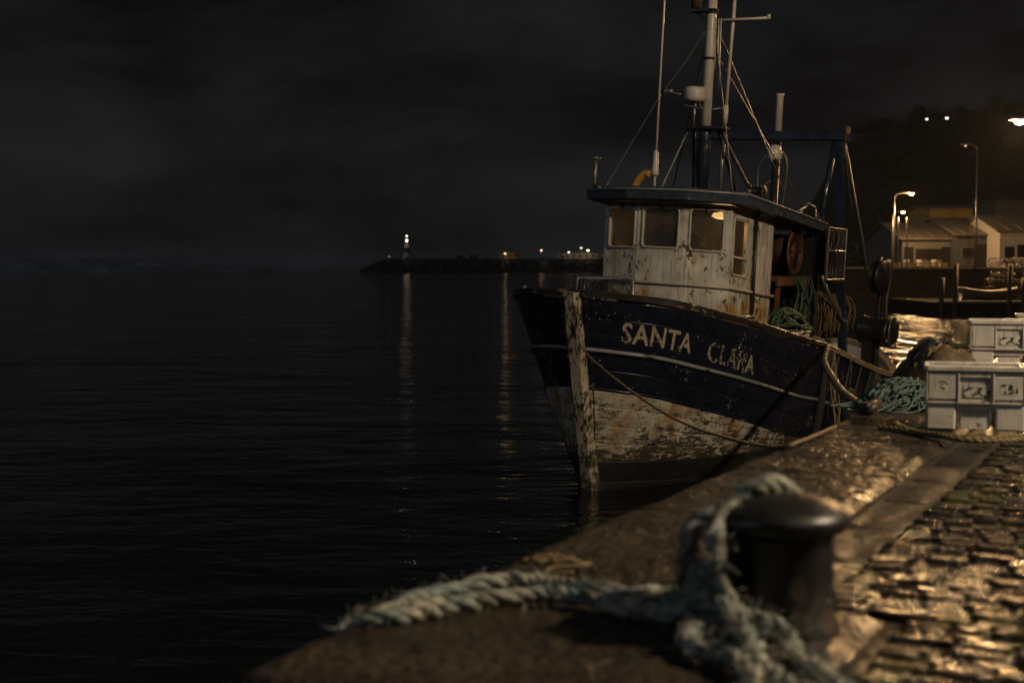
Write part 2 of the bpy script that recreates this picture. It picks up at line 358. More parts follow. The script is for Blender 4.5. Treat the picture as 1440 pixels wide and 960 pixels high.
patch = t.ramp(t.noise(.035, 3, .6, t.mapv((.35, 1, 1), src=g)), .35, .65, (.12, .12, .12), (1.45, 1.45, 1.45))
hh = t.math('ADD', t.math('ADD', t.math('ADD', t.math('MULTIPLY', t.math('MULTIPLY', n1, .80), patch), t.math('MULTIPLY', n2, .13)), t.math('MULTIPLY', n3, 1.5)), rip); t.bump(hh, 1.0, .20); M['water'] = t.m

# ------------------------------------------------------------------ water, far land
mb = MB(); mb.add([(-3500, -250, 0), (3500, -250, 0), (3500, 7000, 0), (-3500, 7000, 0)], [(0, 1, 2, 3)]); tag(mb.build('water', M['water']), kind='structure')
QZ = 2.0
E0 = Vector((-.87, 4.19, 0)); ED = Vector((.44, .898, 0)).normalized(); EN = Vector((ED.y, -ED.x, 0))
def q(s, p, z=0.0): v_ = E0 + ED * s + EN * p; return Vector((v_.x, v_.y, QZ + z))
# low headland on the horizon
rows = []
for j, (Y, k) in enumerate([(860, -.1), (885, .7), (910, 1), (990, .5)]):
    rows.append([Vector((-640 + i * 9, Y, k * max(.2, (7.6 + 2.2 * noise.noise((i * .11, 3.1, 0)) + .7 * noise.noise((i * .5, 1, 0))) * min(1, max(0, (60 - i) / 14))))) for i in range(62)])
tag(MB().grid(rows).build('headland', M['headland']), kind='structure')
# hillside behind the harbour
def ridge(a): return interp(a, [.10, .16, .19, .21, .222, .235, .25, .28, .36, .7], [0, 2, 7, 18, 27, 34, 37, 38, 42, 44])
def hill_z(x, y):
    a = x / y; k = min(1, max(0, (y - 185) / 215)); k = k * k * (3 - 2 * k)
    n = noise.noise((x * .03, y * .03, 0)) * 3 + noise.noise((x * .11, y * .11, 2)) * 1.4
    return 2.6 + (ridge(a) + n * min(1, ridge(a) / 12)) * (k if y < 400 else 1 - (y - 400) / 900) + (-4 if a < .105 else 0)
rows = [[Vector((a * Y, Y, hill_z(a * Y, Y))) for a in [.098 + .0065 * i for i in range(84)]] for Y in [176 + 12 * j for j in range(30)]]
tag(MB().grid(rows).build('hillside', M['hill']), kind='structure')

# ------------------------------------------------------------------ the quay: ground, coping stones, drain slabs, setts
mb = MB(); S0, S1 = -9.0, 46.0
c = [q(S0, .06), q(S1, .06), q(S1, 40), q(S0, 40)]
top = [v_ + Vector((0, 0, -.054)) for v_ in c]; bot = [Vector((v_.x, v_.y, -3)) for v_ in c]
mb.add(top + bot, [(0, 1, 2, 3), (0, 4, 5, 1), (1, 5, 6, 2), (2, 6, 7, 3), (3, 7, 4, 0)])
quay = tag(mb.build('quay', M['ground']), kind='structure')
def stone_slab(s0, s1, p0, p1, ztop, nx, ny, edge=.03, outer=.0, rough=.012, seed=0):
    """a worn slab in quay coordinates: rounded rim, uneven top; outer = extra rounding of the water edge"""
    mb = MB(); rows = []
    for j in range(ny + 1):
        row = []
        for i in range(nx + 1):
            fs, fp = i / nx, j / ny
            fs = .5 - .5 * cos(pi * fs) if nx > 3 else fs
            fp = fp ** 1.6 if outer else fp
            s = s0 + (s1 - s0) * fs; p = p0 + (p1 - p0) * fp
            d = min(s - s0, s1 - s, p1 - p); z = -edge * max(0, 1 - d / (edge * 1.3)) ** 2
            if outer:
                k = max(0, 1 - (p - p0) / outer); z -= outer * .55 * k ** 2.2
            n = noise.noise((s * 1.7 + seed, p * 1.7, 1)) * .9 + noise.noise((s * 6 + seed, p * 6, 4)) * .55 + noise.noise((s * 17, p * 17, 4 + seed)) * .34 - max(0, noise.noise((s * 9 + seed, p * 9, 8)) - .25) * 1.6
            pp = p + (noise.noise((s * 1.3, 7 + seed, 0)) * .05 + noise.noise((s * 5, 3, 0)) * .015 if outer and j == 0 else 0)
            row.append(q(s, pp, ztop + z + n * rough))
        rows.append(row)
    mb.grid(rows)
    o = lambda k: [Vector((v_.x, v_.y, v_.z - (.42 if outer else .12))) for v_ in k]
    for side in (rows[0], rows[-1], [r[0] for r in rows], [r[-1] for r in rows]): mb.grid([side, o(side)])
    return mb
s = -6.62; k = 0
while s < 40:
    wd = 1.64 if s < 1.5 else 1.05 + rnd.uniform(-.03, .03); L = 1.63
    near = s < 12
    stone_slab(s + .004, s + L - .026, 0, wd, rnd.uniform(-.008, .008), 52 if near else 8, 38 if near else 7, .03, .12, .015, k * 3.7).build('coping_stone', M['coping'], quay)
    s += 1.65; k += 1
s = 1.75; k = 0
while s < 30:
    L = rnd.uniform(.62, .95)
    stone_slab(s, s + L - .03, 1.09, 1.30 + rnd.uniform(-.02, .03), -.042, 6, 3, .02, 0, .008, k + 40).build('drain_slab', M['drain'], quay)
    s += L; k += 1
# granite setts in rows square to the edge
def sett(mbx, s, p, ls, lp, z, seed):
    c0 = q(s, p, z); tl = [rnd.uniform(-.045, .045) for _ in range(2)]
    vs = []
    for h, ins in ((-.06, 0), (-.012, .001), (-.004, .006), (-.001, .018)):
        for (a, b) in ((-1, -.55), (-.55, -1), (.55, -1), (1, -.55), (1, .55), (.55, 1), (-.55, 1), (-1, .55)):
            x = a * (ls / 2 - ins); y = b * (lp / 2 - ins)
            j = .006 if h > -.05 else 0
            vs.append(c0 + ED * (x + rnd.uniform(-j, j)) + EN * (y + rnd.uniform(-j, j)) + Vector((0, 0, h + (x * tl[0] + y * tl[1] if h > -.05 else 0))))
    fs = [(r * 8 + i, r * 8 + (i + 1) % 8, r * 8 + 8 + (i + 1) % 8, r * 8 + 8 + i) for r in range(3) for i in range(8)]
    cpt = len(vs); vs.append(c0 + Vector((0, 0, rnd.uniform(-.004, .004)))); fs += [(24 + i, 24 + (i + 1) % 8, cpt) for i in range(8)]
    mbx.add(vs, [f[::-1] for f in fs], 0, False)
cells = []; s = -1.5
while s < 32:
    ls = rnd.uniform(.10, .13); p = (1.34 if s > 1.62 else 1.68) + rnd.uniform(0, .02); 
    while p < 16:
        lp = rnd.uniform(.13, .23); ctr = q(s + ls / 2, p + lp / 2)
        if ctr.y > 2.6 and -.3 * ctr.y < ctr.x < .46 * ctr.y + .6: cells.append((s + ls / 2, p + lp / 2, ls - .008, lp - .009, ctr))
        p += lp
    s += ls
def seen(c_):
    v_ = c_ - Vector((0, 0, H)); zc = v_.y * cos(TH) - v_.z * sin(TH); x = F * v_.x / zc; y = 480 - F * (v_.y * sin(TH) + v_.z * cos(TH)) / zc
    return abs(x) < 716 and y < 957, zc
cells.sort(key=lambda c_: (not seen(c_[4])[0], seen(c_[4])[1]))
for i, (s, p, ls, lp, ct) in enumerate(cells[:298]):
    m1_ = MB(); sett(m1_, s, p, ls, lp, -.03 + rnd.uniform(-.009, .009), i); link('cobble', m1_.mesh('cobble', M['sett'], False), quay)
mb = MB()
for i, (s, p, ls, lp, ct) in enumerate(cells[298:]): sett(mb, s, p, ls, lp, -.03 + rnd.uniform(-.009, .009), i)
tag(link('cobbles', mb.mesh('cobbles', M['sett'], False), quay), kind='stuff')

# ------------------------------------------------------------------ the fishing boat
BA, BR = radians(30), radians(3.0)
boat = thing('fishing_boat', 'old navy and white wooden fishing boat moored beside the quay', 'fishing boat', (1.12, 20.3, 0))
boat.rotation_euler = (BR, 0, pi / 2 - BA)
def B(u, v, z): return Vector((u, -v, z))          # u aft of the stem, v to port, z up
_bt = spline([0, .004, .010, .022, .043, .066, .105, .143, .22, .30, .38, .53, .69, .77, .845, .92, .965, .988, 1.0], [0, .28, .52, .86, 1.17, 1.37, 1.58, 1.68, 1.80, 1.88, 1.92, 1.94, 1.90, 1.83, 1.66, 1.26, .82, .45, 0])
_bw = spline([0, .02, .06, .12, .2, .35, .6, .8, .92, .97, 1], [.03, .20, .52, .92, 1.28, 1.62, 1.72, 1.45, .9, .5, 0])
_zs = spline([-.85, -.29, .26, 1.35, 3.31, 4.46, 6.15, 8.2, 10.0, 11.2, 12.0], [2.78, 2.71, 2.60, 2.42, 2.09, 1.93, 1.60, 1.27, 1.12, 1.30, 1.58])
def us(z): return -.85 * z / 2.77 if z > 0 else -.3 * z
def ue(z): return 11.2 + .8 * min(1, max(0, z / 1.4))
def sheer(s): return _zs(-.85 + 12.85 * s)
def hull(s, z, side=1, off=0.0):
    zt = sheer(s); k = min(1, max(0, z / zt)) ** .85
    b = _bw(s) + (_bt(s) - _bw(s)) * k
    if z < 0: b *= max(.1, 1 + z * .7)
    u = us(z) + (ue(z) - us(z)) * s
    P = B(u, side * b, z)
    if off:
        e = 1e-3; A1 = hull(min(1, s + e), z, side) - hull(max(0, s - e), z, side); A2 = hull(s, z + .01, side) - hull(s, z - .01, side)
        n = A1.cross(A2)
        if n.length > 1e-12:
            n.normalize(); n = n * side
            P = P + n * off
    return P
def levels(s):
    u = -.85 + 12.85 * s; z0 = sheer(s); dg = .70 + .14 * min(1, (u + .85) / 4); dw = 1.25 + .22 * min(1, (u + .85) / 4)
    zw = max(z0 - dw, .50); zg = max(z0 - dg, zw + .08); boot = .44
    L = [z0, z0 + (zg - z0) * .36, z0 + (zg - z0) * .68, zg, zg + (zw - zg) * .5, zw]
    L += [zw + (boot - zw) * k for k in (.24, .5, .75, 1)] + [.12, -.25, -.6]
    return L
SS = [(.5 - .5 * cos(pi * i / 56)) for i in range(57)]
SS = [0, .0015, .004] + SS[1:-1] + [.9985, 1]
hull_o = MB()
for side in (1, -1):                               # an inner skin behind the planks closes the hull
    hull_o.grid([[hull(s, z, side, -.035) for s in SS] for z in (.0, -.3, -.6)])
    hull_o.grid([[hull(s, sheer(s) * k + .0, side, -.035) for s in SS] for k in (.99, .75, .5, .25, 0)])
hull_p = hull_o.build('hull', M['boot'], boat)
mats_k = ['navy'] * 5 + ['white_hull'] * 4 + ['boot'] * 3
for side in (1, -1):
    for kx in range(12):
        rows = [[] for _ in range(6)]
        for s in SS:
            lv = levels(s); a, b = lv[kx], lv[kx + 1]; g_ = min(.010, (a - b) * .2)
            for r, (z, of) in zip(rows, ((a, -.009), (a - g_ * .5, .001), (a - g_ * 1.2, .0025), (b + g_ * 1.2, .0025), (b + g_ * .5, .001), (b, -.009))): r.append(hull(s, z, side, of))
        MB().grid(rows).build('plank', M[mats_k[kx]], hull_p)
# stem timber
mb = MB(); rows = []
for i in range(25):
    z = -.5 + (2.86 + .5) * i / 24; u = us(z); wv = .125 + .01 * noise.noise((i * .7, 0, 3)); d = .10 + .008 * noise.noise((i * .9, 5, 0))
    rows.append([B(u + .16, wv + .01, z), B(u - d * .25, wv, z), B(u - d, wv * .62, z), B(u - d, -wv * .62, z), B(u - d * .25, -wv, z), B(u + .16, -wv - .01, z)])
mb.grid(rows, 0, False); mb.add(rows[-1], [(0, 1, 2, 3, 4, 5)]); mb.build('stem_post', M['stem'], boat)
def sweep_rail(name, mat, s0, s1, sides, dz=0.0, w_in=.13, w_out=.05, h=.075, n=60):
    mb = MB()
    for side in sides:
        rows = [[] for _ in range(6)]
        for i in range(n + 1):
            s = s0 + (s1 - s0) * (i / n) ** (1.5 if s0 == 0 else 1); z = sheer(s); P = hull(s, z, side); e = 2e-3
            T = hull(min(1, s + e), sheer(min(1, s + e)), side) - hull(max(0, s - e), sheer(max(0, s - e)), side)
            nrm = Vector((T.y, -T.x, 0)).normalized(); nrm = nrm * side
            if s <= 0: nrm = (B(-1, .4 * side, 0)).normalized()
            if s >= 1: nrm = B(1, 0, 0)
            z0 = dz + .006 * noise.noise((s * 60, side, 0))
            for r, (o_, zz) in zip(rows, ((-w_in, 0), (-w_in, h * .85), (-w_in + .02, h), (w_out - .02, h), (w_out, h * .8), (w_out, 0))): r.append(P + nrm * o_ + Vector((0, 0, zz + z0)))
        rows.append(rows[0]); mb.grid(rows, 0, False)
        for k in (0, -1): mb.add([r[k] for r in rows[:6]], [tuple(range(6))])
    return mb.build(name, mat, boat)
sweep_rail('gunwale', M['rail_dark'], 0, .40, (1,), .03, .15, .055, .085)
sweep_rail('gunwale', M['rail_dark'], 0, .40, (-1,), .03, .15, .055, .085)
sweep_rail('gunwale', M['rail_wood'], .402, 1, (1,), 0.0, .12, .06, .10)
sweep_rail('gunwale', M['rail_wood'], .402, 1, (-1,), 0.0, .12, .06, .10)
for side in (1, -1):
    for kx, r, nm in ((3, .03, 'rubbing_strake'), (5, .018, 'rubbing_strake')):
        mb = MB(); pts = []
        for s in SS[2:-2]:
            pts.append(hull(s, levels(s)[kx], side, .012 if kx == 3 else .004))
        mb.tube(pts, r, 6); mb.build(nm, M['batten' if kx == 3 else 'navy'], boat)
    mb = MB(); rows = [[], [], []]
    for s in SS[6:-3]:
        
        for k_, dz_ in enumerate((0, -.33, -.66)): rows[k_].append(hull(s, sheer(s) + dz_, side, -.10))
    mb.grid(rows); mb.build('bulwark', M['bulwark'], boat)
    for i in range(13):
        s = .42 + i * .043; P = hull(s, sheer(s) - .33, side, -.14); mb = MB(); mb.box(P, (.07, .09, .64), bevel=.01); mb.build('stanchion', M['bulwark'], boat)
mb = MB(); rows = []
for s in SS[6:-3]:
    z = sheer(s) - .62; P = hull(s, z, 1, -.09); Q_ = hull(s, z, -1, -.09)
    rows.append([Vector((P.x + (Q_.x - P.x) * k / 8, P.y + (Q_.y - P.y) * k / 8, z + .05 * sin(pi * k / 8))) for k in range(9)])
mb.grid(rows); mb.build('deck', M['deck'], boat)

# painted name on the port bow, laid on the planking
def name_word(txt, s0, s1, fr, hgt, mat):
    cu = bpy.data.curves.new(txt, 'FONT'); cu.body = txt; cu.size = 1; cu.offset = .02; cu.resolution_u = 3; cu.space_character = 1.08
    ob = bpy.data.objects.new('tmp', cu); COL.objects.link(ob); dg = bpy.context.evaluated_depsgraph_get(); dg.update()
    me = bpy.data.meshes.new_from_object(ob.evaluated_get(dg)); COL.objects.unlink(ob); bpy.data.objects.remove(ob)
    bm = bmesh.new(); bm.from_mesh(me)
    for v_ in bm.verts: v_.co.z = 0
    bmesh.ops.triangulate(bm, faces=bm.faces[:])
    for _ in range(4):
        le = [e for e in bm.edges if e.calc_length() > .09]
        if le: bmesh.ops.subdivide_edges(bm, edges=le, cuts=1); bmesh.ops.triangulate(bm, faces=[f for f in bm.faces if len(f.verts) > 3])
    xs = [v_.co.x for v_ in bm.verts]; x0, x1 = min(xs), max(xs)
    N = 60; tab = [0.0]; sv = [s0 + (s1 - s0) * i / N for i in range(N + 1)]
    lvz = lambda s: (levels(s)[0] + (levels(s)[3] - levels(s)[0]) * (fr[0] + (fr[1] - fr[0]) * (s - s0) / (s1 - s0)))
    for i in range(N): tab.append(tab[-1] + (hull(sv[i + 1], lvz(sv[i + 1])) - hull(sv[i], lvz(sv[i]))).length)
    for v_ in bm.verts:
        a = (v_.co.x - x0) / (x1 - x0) * tab[-1]; s = interp(a, tab, sv); z = lvz(s) + (v_.co.y - .36) / .72 * hgt
        v_.co = hull(s, z, 1, .007)
    me2 = bpy.data.meshes.new('name_lettering'); bm.to_mesh(me2); bm.free(); me2.materials.append(mat); return link('name_lettering', me2, boat)

# wheelhouse
WZ = lambda u: -.085 * (u - 2.0)
HC = [(4.1, -1.065), (2.22, -1.065), (2.0, -.39), (2.0, .39), (2.22, 1.065), (4.1, 1.065)]
ZT, ZB = 4.2, 1.75
house = bpy.data.objects.new('wheelhouse', None); COL.objects.link(house); house.parent = boat; house.empty_display_size = .2
def rrect(x0, x1, y0, y1, r, n=5):
    out = []
    for cx, cy, a0 in ((x1 - r, y1 - r, 0), (x0 + r, y1 - r, pi / 2), (x0 + r, y0 + r, pi), (x1 - r, y0 + r, 1.5 * pi)):
        out += [(cx + r * cos(a0 + pi / 2 * k / n), cy + r * sin(a0 + pi / 2 * k / n)) for k in range(n + 1)]
    return out
def facet(a, b, wins, mat=M['house'], ztop=ZT, zbot=ZB):
    (u0, v0), (u1, v1) = a, b; Lf = math.hypot(u1 - u0, v1 - v0)
    nin = Vector(((3.2) - (u0 + u1) / 2, (0) - (v0 + v1) / 2, 0)); d = Vector((u1 - u0, v1 - v0, 0)).normalized(); nin = nin - d * nin.dot(d); nin.normalize()
    def m3(x, z, off=0.0):
        f_ = x / Lf; u = u0 + (u1 - u0) * f_ + nin.x * off; v = v0 + (v1 - v0) * f_ + nin.y * off; return B(u, v, z + WZ(u))
    bm = bmesh.new()
    def loop(pts):
        vs = [bm.verts.new((x, z, 0)) for x, z in pts]; return [bm.edges.new((vs[i], vs[(i + 1) % len(vs)])) for i in range(len(vs))]
    ed = loop([(0, zbot), (Lf, zbot), (Lf, ztop), (0, ztop)])
    wl_ = [(x0 * Lf, x1 * Lf, z0, z1) for x0, x1, z0, z1 in wins]
    for x0, x1, z0, z1 in wl_: ed += loop(rrect(x0, x1, z0, z1, .055)[::-1])
    bmesh.ops.triangle_fill(bm, use_beauty=True, edges=ed)
    r = bmesh.ops.extrude_face_region(bm, geom=bm.faces[:])
    for v_ in [e for e in r['geom'] if isinstance(e, bmesh.types.BMVert)]: v_.co.z = .05
    for v_ in bm.verts: v_.co = m3(v_.co.x, v_.co.y, v_.co.z)
    bmesh.ops.recalc_face_normals(bm, faces=bm.faces[:]); me = bpy.data.meshes.new('wall_panel'); bm.to_mesh(me); bm.free(); me.materials.append(mat); link('wall_panel', me, house)
    for x0, x1, z0, z1 in wl_:
        MB().tube([m3(x, z, -.006) for x, z in rrect(x0 - .012, x1 + .012, z0 - .012, z1 + .012, .06)], .019, 6, 0, True).build('window_frame', M['house_frame'], house)
        mb = MB()
        for (x, z) in rrect(x0 - .05, x1 + .05, z0 - .05, z1 + .05, .07, 2)[::1]: mb.box(m3(x, z, -.004), (.016, .016, .016))
        tag(mb.build('frame_bolts', M['black_iron'], house), kind='stuff')
        P = rrect(x0 - .02, x1 + .02, z0 - .02, z1 + .02, .055)
        MB().add([m3(x, z, .022) for x, z in P] + [m3(x, z, .030) for x, z in P], [tuple(range(len(P))), tuple(range(len(P), 2 * len(P)))]).build('window_pane', M['glass'], house)
    return m3, Lf
facet(HC[1], HC[2], [(.16, .90, 3.50, 4.08)]); facet(HC[2], HC[3], [(.12, .86, 3.51, 4.10)]); facet(HC[3], HC[4], [(.13, .82, 3.50, 4.11)])
m3s, Ls = facet(HC[4], HC[5], [(.055, .355, 3.18, 4.02)]); facet(HC[1], HC[0], []); facet(HC[0], HC[5], [])
MB().tube([m3s(.06 * Ls, 3.44, 0), m3s(.35 * Ls, 3.44, 0)], .02, 6).build('window_bar', M['house_frame'], house)
MB().tube([B(u, v * 1.012, 2.955 + WZ(u)) for u, v in [(4.12, -1.09), (2.2, -1.09), (1.98, -.39), (1.98, .39), (2.2, 1.09), (4.12, 1.09)]], .026, 6).build('belt_rail', M['house_frame'], house)
for f_, wdt in ((.47, .012), (.56, .006), (.68, .006), (.80, .006), (.9, .006)):          # door edge and board joints of the side
    MB().box(m3s(f_ * Ls, 3.05, -.004), (wdt * 1.6, .012, 2.2)).build('board_joint', M['house_frame' if f_ < .5 else 'house'], house)
ro = [(6.05, -1.33), (2.1, -1.36), (1.74, -.50), (1.74, .50), (2.1, 1.36), (6.05, 1.33)]
def roof_slab(poly, z0, z1, grow=0.0, crown=0.0):
    n = len(poly); mb = MB(); vs = [B(u, v, z0 + WZ(u)) for u, v in poly] + [B(u, v, z1 + WZ(u)) for u, v in poly] + [B(u * .96 + 3.8 * .04, v * .9, z1 + crown + WZ(u)) for u, v in poly]
    mb.add(vs, [tuple(range(n))[::-1], tuple(range(2 * n, 3 * n))] + [(i, (i + 1) % n, n + (i + 1) % n, n + i) for i in range(n)] + [(n + i, n + (i + 1) % n, 2 * n + (i + 1) % n, 2 * n + i) for i in range(n)]); return mb
roof_slab(ro, ZT + .015, ZT + .155, 0, .05).build('roof', M['roof'], boat)
MB().tube([B(u, v * 1.004, ZT + .16 + WZ(u)) for u, v in ro], .018, 6).build('roof_trim', M['batten'], boat)
for sv in (-1, 1): MB().tube([B(5.92, 1.22 * sv, 3.88), B(5.95, 1.25 * sv, 1.1)], .05, 6).build('roof_post', M['black_rubber'], boat)
MB().box(B(3.2, 0, 1.95), (1.8, 2.0, .05)).build('cabin_floor', M['deck'], house)
mb = MB(); mb.box(B(2.62, .0, 2.75), (.5, 1.5, 1.55), bevel=.05); mb.box(B(2.55, 0, 3.58), (.34, .52, .3), bevel=.1); mb.build('helm_console', M['black_iron'], house)
MB().lathe([(.02, 0), (.17, -.03), (.20, -.085), (.12, -.12)], B(2.62, .78, 4.10)).build('ceiling_lamp', M['cabin_lamp'], house)
MB().tube([B(2.36, -.05 + .2 * cos(k * pi / 9), 3.62 + .2 * sin(k * pi / 9)) for k in range(18)], .018, 6, 0, True).tube([B(2.36, -.25, 3.62), B(2.36, .15, 3.62)], .012).tube([B(2.36, -.05, 3.42), B(2.36, -.05, 3.82)], .012).build('helm_wheel', M['rail_dark'], house)
MB().box(B(3.2, -.1, 3.25), (.12, .5, .95), bevel=.05).box(B(3.05, -.1, 2.75), (.4, .5, .1), bevel=.03).build('helm_seat', M['black_rubber'], house)
MB().box(B(3.98, .55, 3.0), (.06, .62, 2.0), bevel=.02).build('cabin_door', M['wood'], house); MB().box(B(3.9, -.55, 3.65), (.22, .8, .04)).box(B(3.9, -.6, 3.78), (.18, .3, .2)).build('cabin_shelf', M['wood'], house)
cl = bpy.data.lights.new('cabin_light', 'POINT'); cl.energy = 12; cl.color = (1, .6, .25); cl.shadow_soft_size = .12
co = bpy.data.objects.new('cabin_light', cl); COL.objects.link(co); co.parent = house; co.location = B(2.62, .78, 3.88)
MB().tube([m3s(.50 * Ls, 4.18, -.05), m3s(.50 * Ls, 3.2, -.05), m3s(.49 * Ls, 2.2, -.06)], .028, 8).tube([m3s(.50 * Ls, 4.17, -.05), m3s(.53 * Ls, 4.30, -.22), m3s(.55 * Ls, 4.42, -.26)], .035, 8).build('drain_pipe', M['black_iron'], boat)
for zz in (2.6, 3.2, 3.5, 3.95): MB().box(m3s(.50 * Ls, zz, -.03), (.09, .05, .03)).build('pipe_bracket', M['black_iron'], boat)
for (u, v) in ((1.97, 0), (2.1, .72), (2.1, -.72)):
    MB().box(B(u - .02, v, 4.12 + WZ(u)), (.05, .05, .06), bevel=.01).build('wiper_motor', M['black_iron'], boat)

# mast group
MU = 3.55; RZ = ZT + .15 + WZ(MU)
MB().lathe([(.105, RZ - .02), (.10, 5.40), (.095, 5.47)], B(MU, 0, 0), n=14).build('mast_base', M['blue'], boat)
MB().lathe([(.085, 5.44), (.078, 7.0), (.065, 8.6)], B(MU, 0, 0), n=14).build('mast', M['mast_white'], boat)
for zz in (6.55, 7.28, 7.32): MB().lathe([(.10, 0), (.10, .035)], B(MU, 0, zz), n=12).build('mast_band', M['black_iron'], boat)
mb = MB(); mb.box(B(MU, .03, 5.45), (.34, .68, .05), bevel=.01); mb.build('mast_platform', M['black_iron'], boat)
MB().lathe([(.02, 0), (.15, .015), (.17, .06), (.172, .19), (.155, .235), (.04, .25)], B(MU - .12, -.17, 5.86), n=18).build('radar_dome', M['mast_white'], boat)
mb = MB(); mb.tube([B(MU - .1, -.17, 5.46), B(MU - .1, -.17, 5.87)], .02); mb.tube([B(MU - .08, -.12, 5.86), B(MU - .02, 0, 5.66)], .02); mb.tube([B(MU - .2, -.30, 5.80), B(MU - .02, .02, 5.74), B(MU, .30, 5.78)], .012); mb.build('radar_bracket', M['grey_metal'], boat)
MB().lathe([(.03, 0), (.085, .02), (.085, .15), (.09, .16), (.09, .2), (.07, .24), (.02, .26)], B(MU - .05, -.26, 7.36), n=14).build('mast_lantern', M['rust_dark'], boat)
MB().box(B(MU - .03, -.2, 7.33), (.16, .34, .04)).tube([B(MU - .02, -.28, 7.33), B(MU, 0, 7.14)], .02).build('lantern_bracket', M['black_iron'], boat)
MB().tube([B(MU, 0, 7.17), B(MU + .1, .95, 7.20)], .022).lathe([(.03, 0), (.03, .06)], B(MU + .1, .93, 7.19), n=8).build('cross_tree', M['mast_white'], boat)
MB().tube([B(MU + .15, .24, RZ - .05), B(MU + .12, .28, 5.5)], .035, 8).build('side_pole', M['grey_metal'], boat)
MB().tube([B(MU + .12, .28, 5.5), B(MU + .10, .36, 8.4)], .028, 8).build('whip_aerial', M['mast_white'], boat)
MB().lathe([(.045, 0), (.045, .28)], B(MU + .12, .28, 5.55), n=8).build('aerial_mount', M['mast_white'], boat)
for (a, b_) in ((.08, 7.0), (.13, 6.9), (.17, 6.6)): MB().tube([B(MU - .02, a, 7.2), B(MU, a + .02, b_ - .6)], .011, 5).build('halyard', M['mast_white'], boat)
AU, AV = 2.55, -.40
MB().tube([B(AU, AV, 4.3), B(AU, AV, 4.95)], .022).lathe([(.055, 4.62), (.06, 4.66), (.06, 4.72), (.05, 4.76), (.045, 4.98), (.03, 5.02)], B(AU, AV, 0), n=10).build('aerial_mount', M['mast_white'], boat)
MB().tube([B(AU, AV, 4.98), B(AU + .02, AV, 8.8)], [.020, .011]).build('whip_aerial', M['mast_white'], boat)
MB().tube(path([B(2.5, -.74, 4.28), B(2.5, -.72, 4.42), B(2.5, -.66, 4.55), B(2.5, -.56, 4.64), B(2.5, -.47, 4.64)], 5), .062, 10).build('vent_hose', M['yellow'], boat)
MB().tube([B(2.15, -1.26, 4.3), B(2.15, -1.26, 4.85)], .028, 8).lathe([(.03, 0), (.075, .01), (.075, .04), (.02, .05)], B(2.15, -1.26, 4.83), n=10).build('signal_post', M['grey_metal'], boat)
MB().box(B(2.18, -1.22, 4.40), (.12, .14, .12), bevel=.03).build('deck_light', M['black_iron'], boat)
def stay(p, q_, r=.010, sag=0.0, mat='wire'):
    p, q_ = Vector(p), Vector(q_); MB().tube([p.lerp(q_, k / 8) - Vector((0, 0, sag * 4 * (k / 8) * (1 - k / 8))) for k in range(9)], r, 5).build('stay', M[mat], boat)
stay(B(MU, .05, 7.15), B(3.4, .62, 4.25)); stay(B(MU, .08, 7.1), B(5.2, .98, 4.2), .013); stay(B(MU, .08, 6.7), B(5.8, 1.15, 4.0), .012)
stay(B(MU, -.05, 7.1), B(3.4, -.75, 6.0), .018, .05, 'dark_rope'); stay(B(3.4, -.75, 6.0), B(2.2, -1.15, 4.3), .009); stay(B(MU, -.05, 7.0), B(4.0, -.75, 4.3), .012, 0, 'black_iron')
stay(B(MU - .05, -.28, 5.42), B(2.9, -.5, 4.3), .018, 0, 'grey_metal'); stay(B(MU, .25, 5.42), B(3.5, .98, 4.25), .03, 0, 'black_iron'); stay(B(MU, -.2, 5.4), B(4.4, -.5, 4.2), .03, 0, 'black_iron'); stay(B(MU + .05, .2, 5.42), B(4.6, .3, 4.15), .03, 0, 'black_iron')
MB().tube([B(3.35, -.62, 6.02), B(3.42, -.30, 5.96)], .022).box(B(3.35, -.60, 6.03), (.08, .12, .05)).build('spreader', M['grey_metal'], boat)
# winch block on the roof edge and davit
mb = MB(); mb.lathe([(.10, -.14), (.13, -.12), (.09, -.1), (.09, .1), (.13, .12), (.10, .14)], B(3.05, 1.12, 4.42), B(0, 1, 0), 14); mb.box(B(3.05, 1.12, 4.33), (.22, .3, .1)); mb.build('rope_winch', M['black_iron'], boat)
mb = MB(); mb.tube([B(5.0, 1.1, 4.05), B(5.3, 1.2, 4.34), B(5.55, 1.25, 4.28), B(5.8, 1.28, 4.02)], .028); mb.tube([B(4.7, 1.1, 4.1), B(5.3, 1.2, 4.30)], .02); mb.tube([B(5.55, 1.25, 4.28), B(5.6, 1.3, 3.95)], .018); mb.build('davit', M['grey_metal'], boat)

# gantry
GU = 6.5
MB().box(B(GU, 0, 5.56), (.20, 2.95, .16), bevel=.02).build('gantry_beam', M['blue'], boat)
MB().box(B(GU, 1.44, 5.60), (.24, .05, .26), bevel=.01).build('beam_end_plate', M['rust_dark'], boat)
for sv in (1, -1):
    MB().box((0, 0, 0), (1, 1, 1)).v
    mb = MB(); a, b_ = B(GU, 1.30 * sv, 5.5), B(7.0, 1.50 * sv, 1.2); mb.tube([a, b_], .095, 4, smooth=False); mb.build('gantry_leg', M['blue'], boat)
    mb = MB(); mb.tube([B(GU, 1.24 * sv, 5.5), B(5.95, 1.22 * sv, 3.92)], .055, 6); mb.build('gantry_strut', M['blue'], boat)
    mb = MB(); mb.tube([B(GU + .05, 1.4 * sv, 5.45), B(7.3, 1.62 * sv, 3.7), B(7.5, 1.66 * sv, 3.1)], .022, 5); mb.tube([B(GU, 1.42 * sv, 5.4), B(GU + .2, 1.40 * sv, 5.1), B(6.9, 1.5 * sv, 4.2)], .014, 5); mb.build('gantry_cable', M['wire'], boat)
MB().lathe([(.075, 1.2), (.07, 5.62)], B(GU, .17, 0), n=10).build('gantry_pole', M['black_iron'], boat)
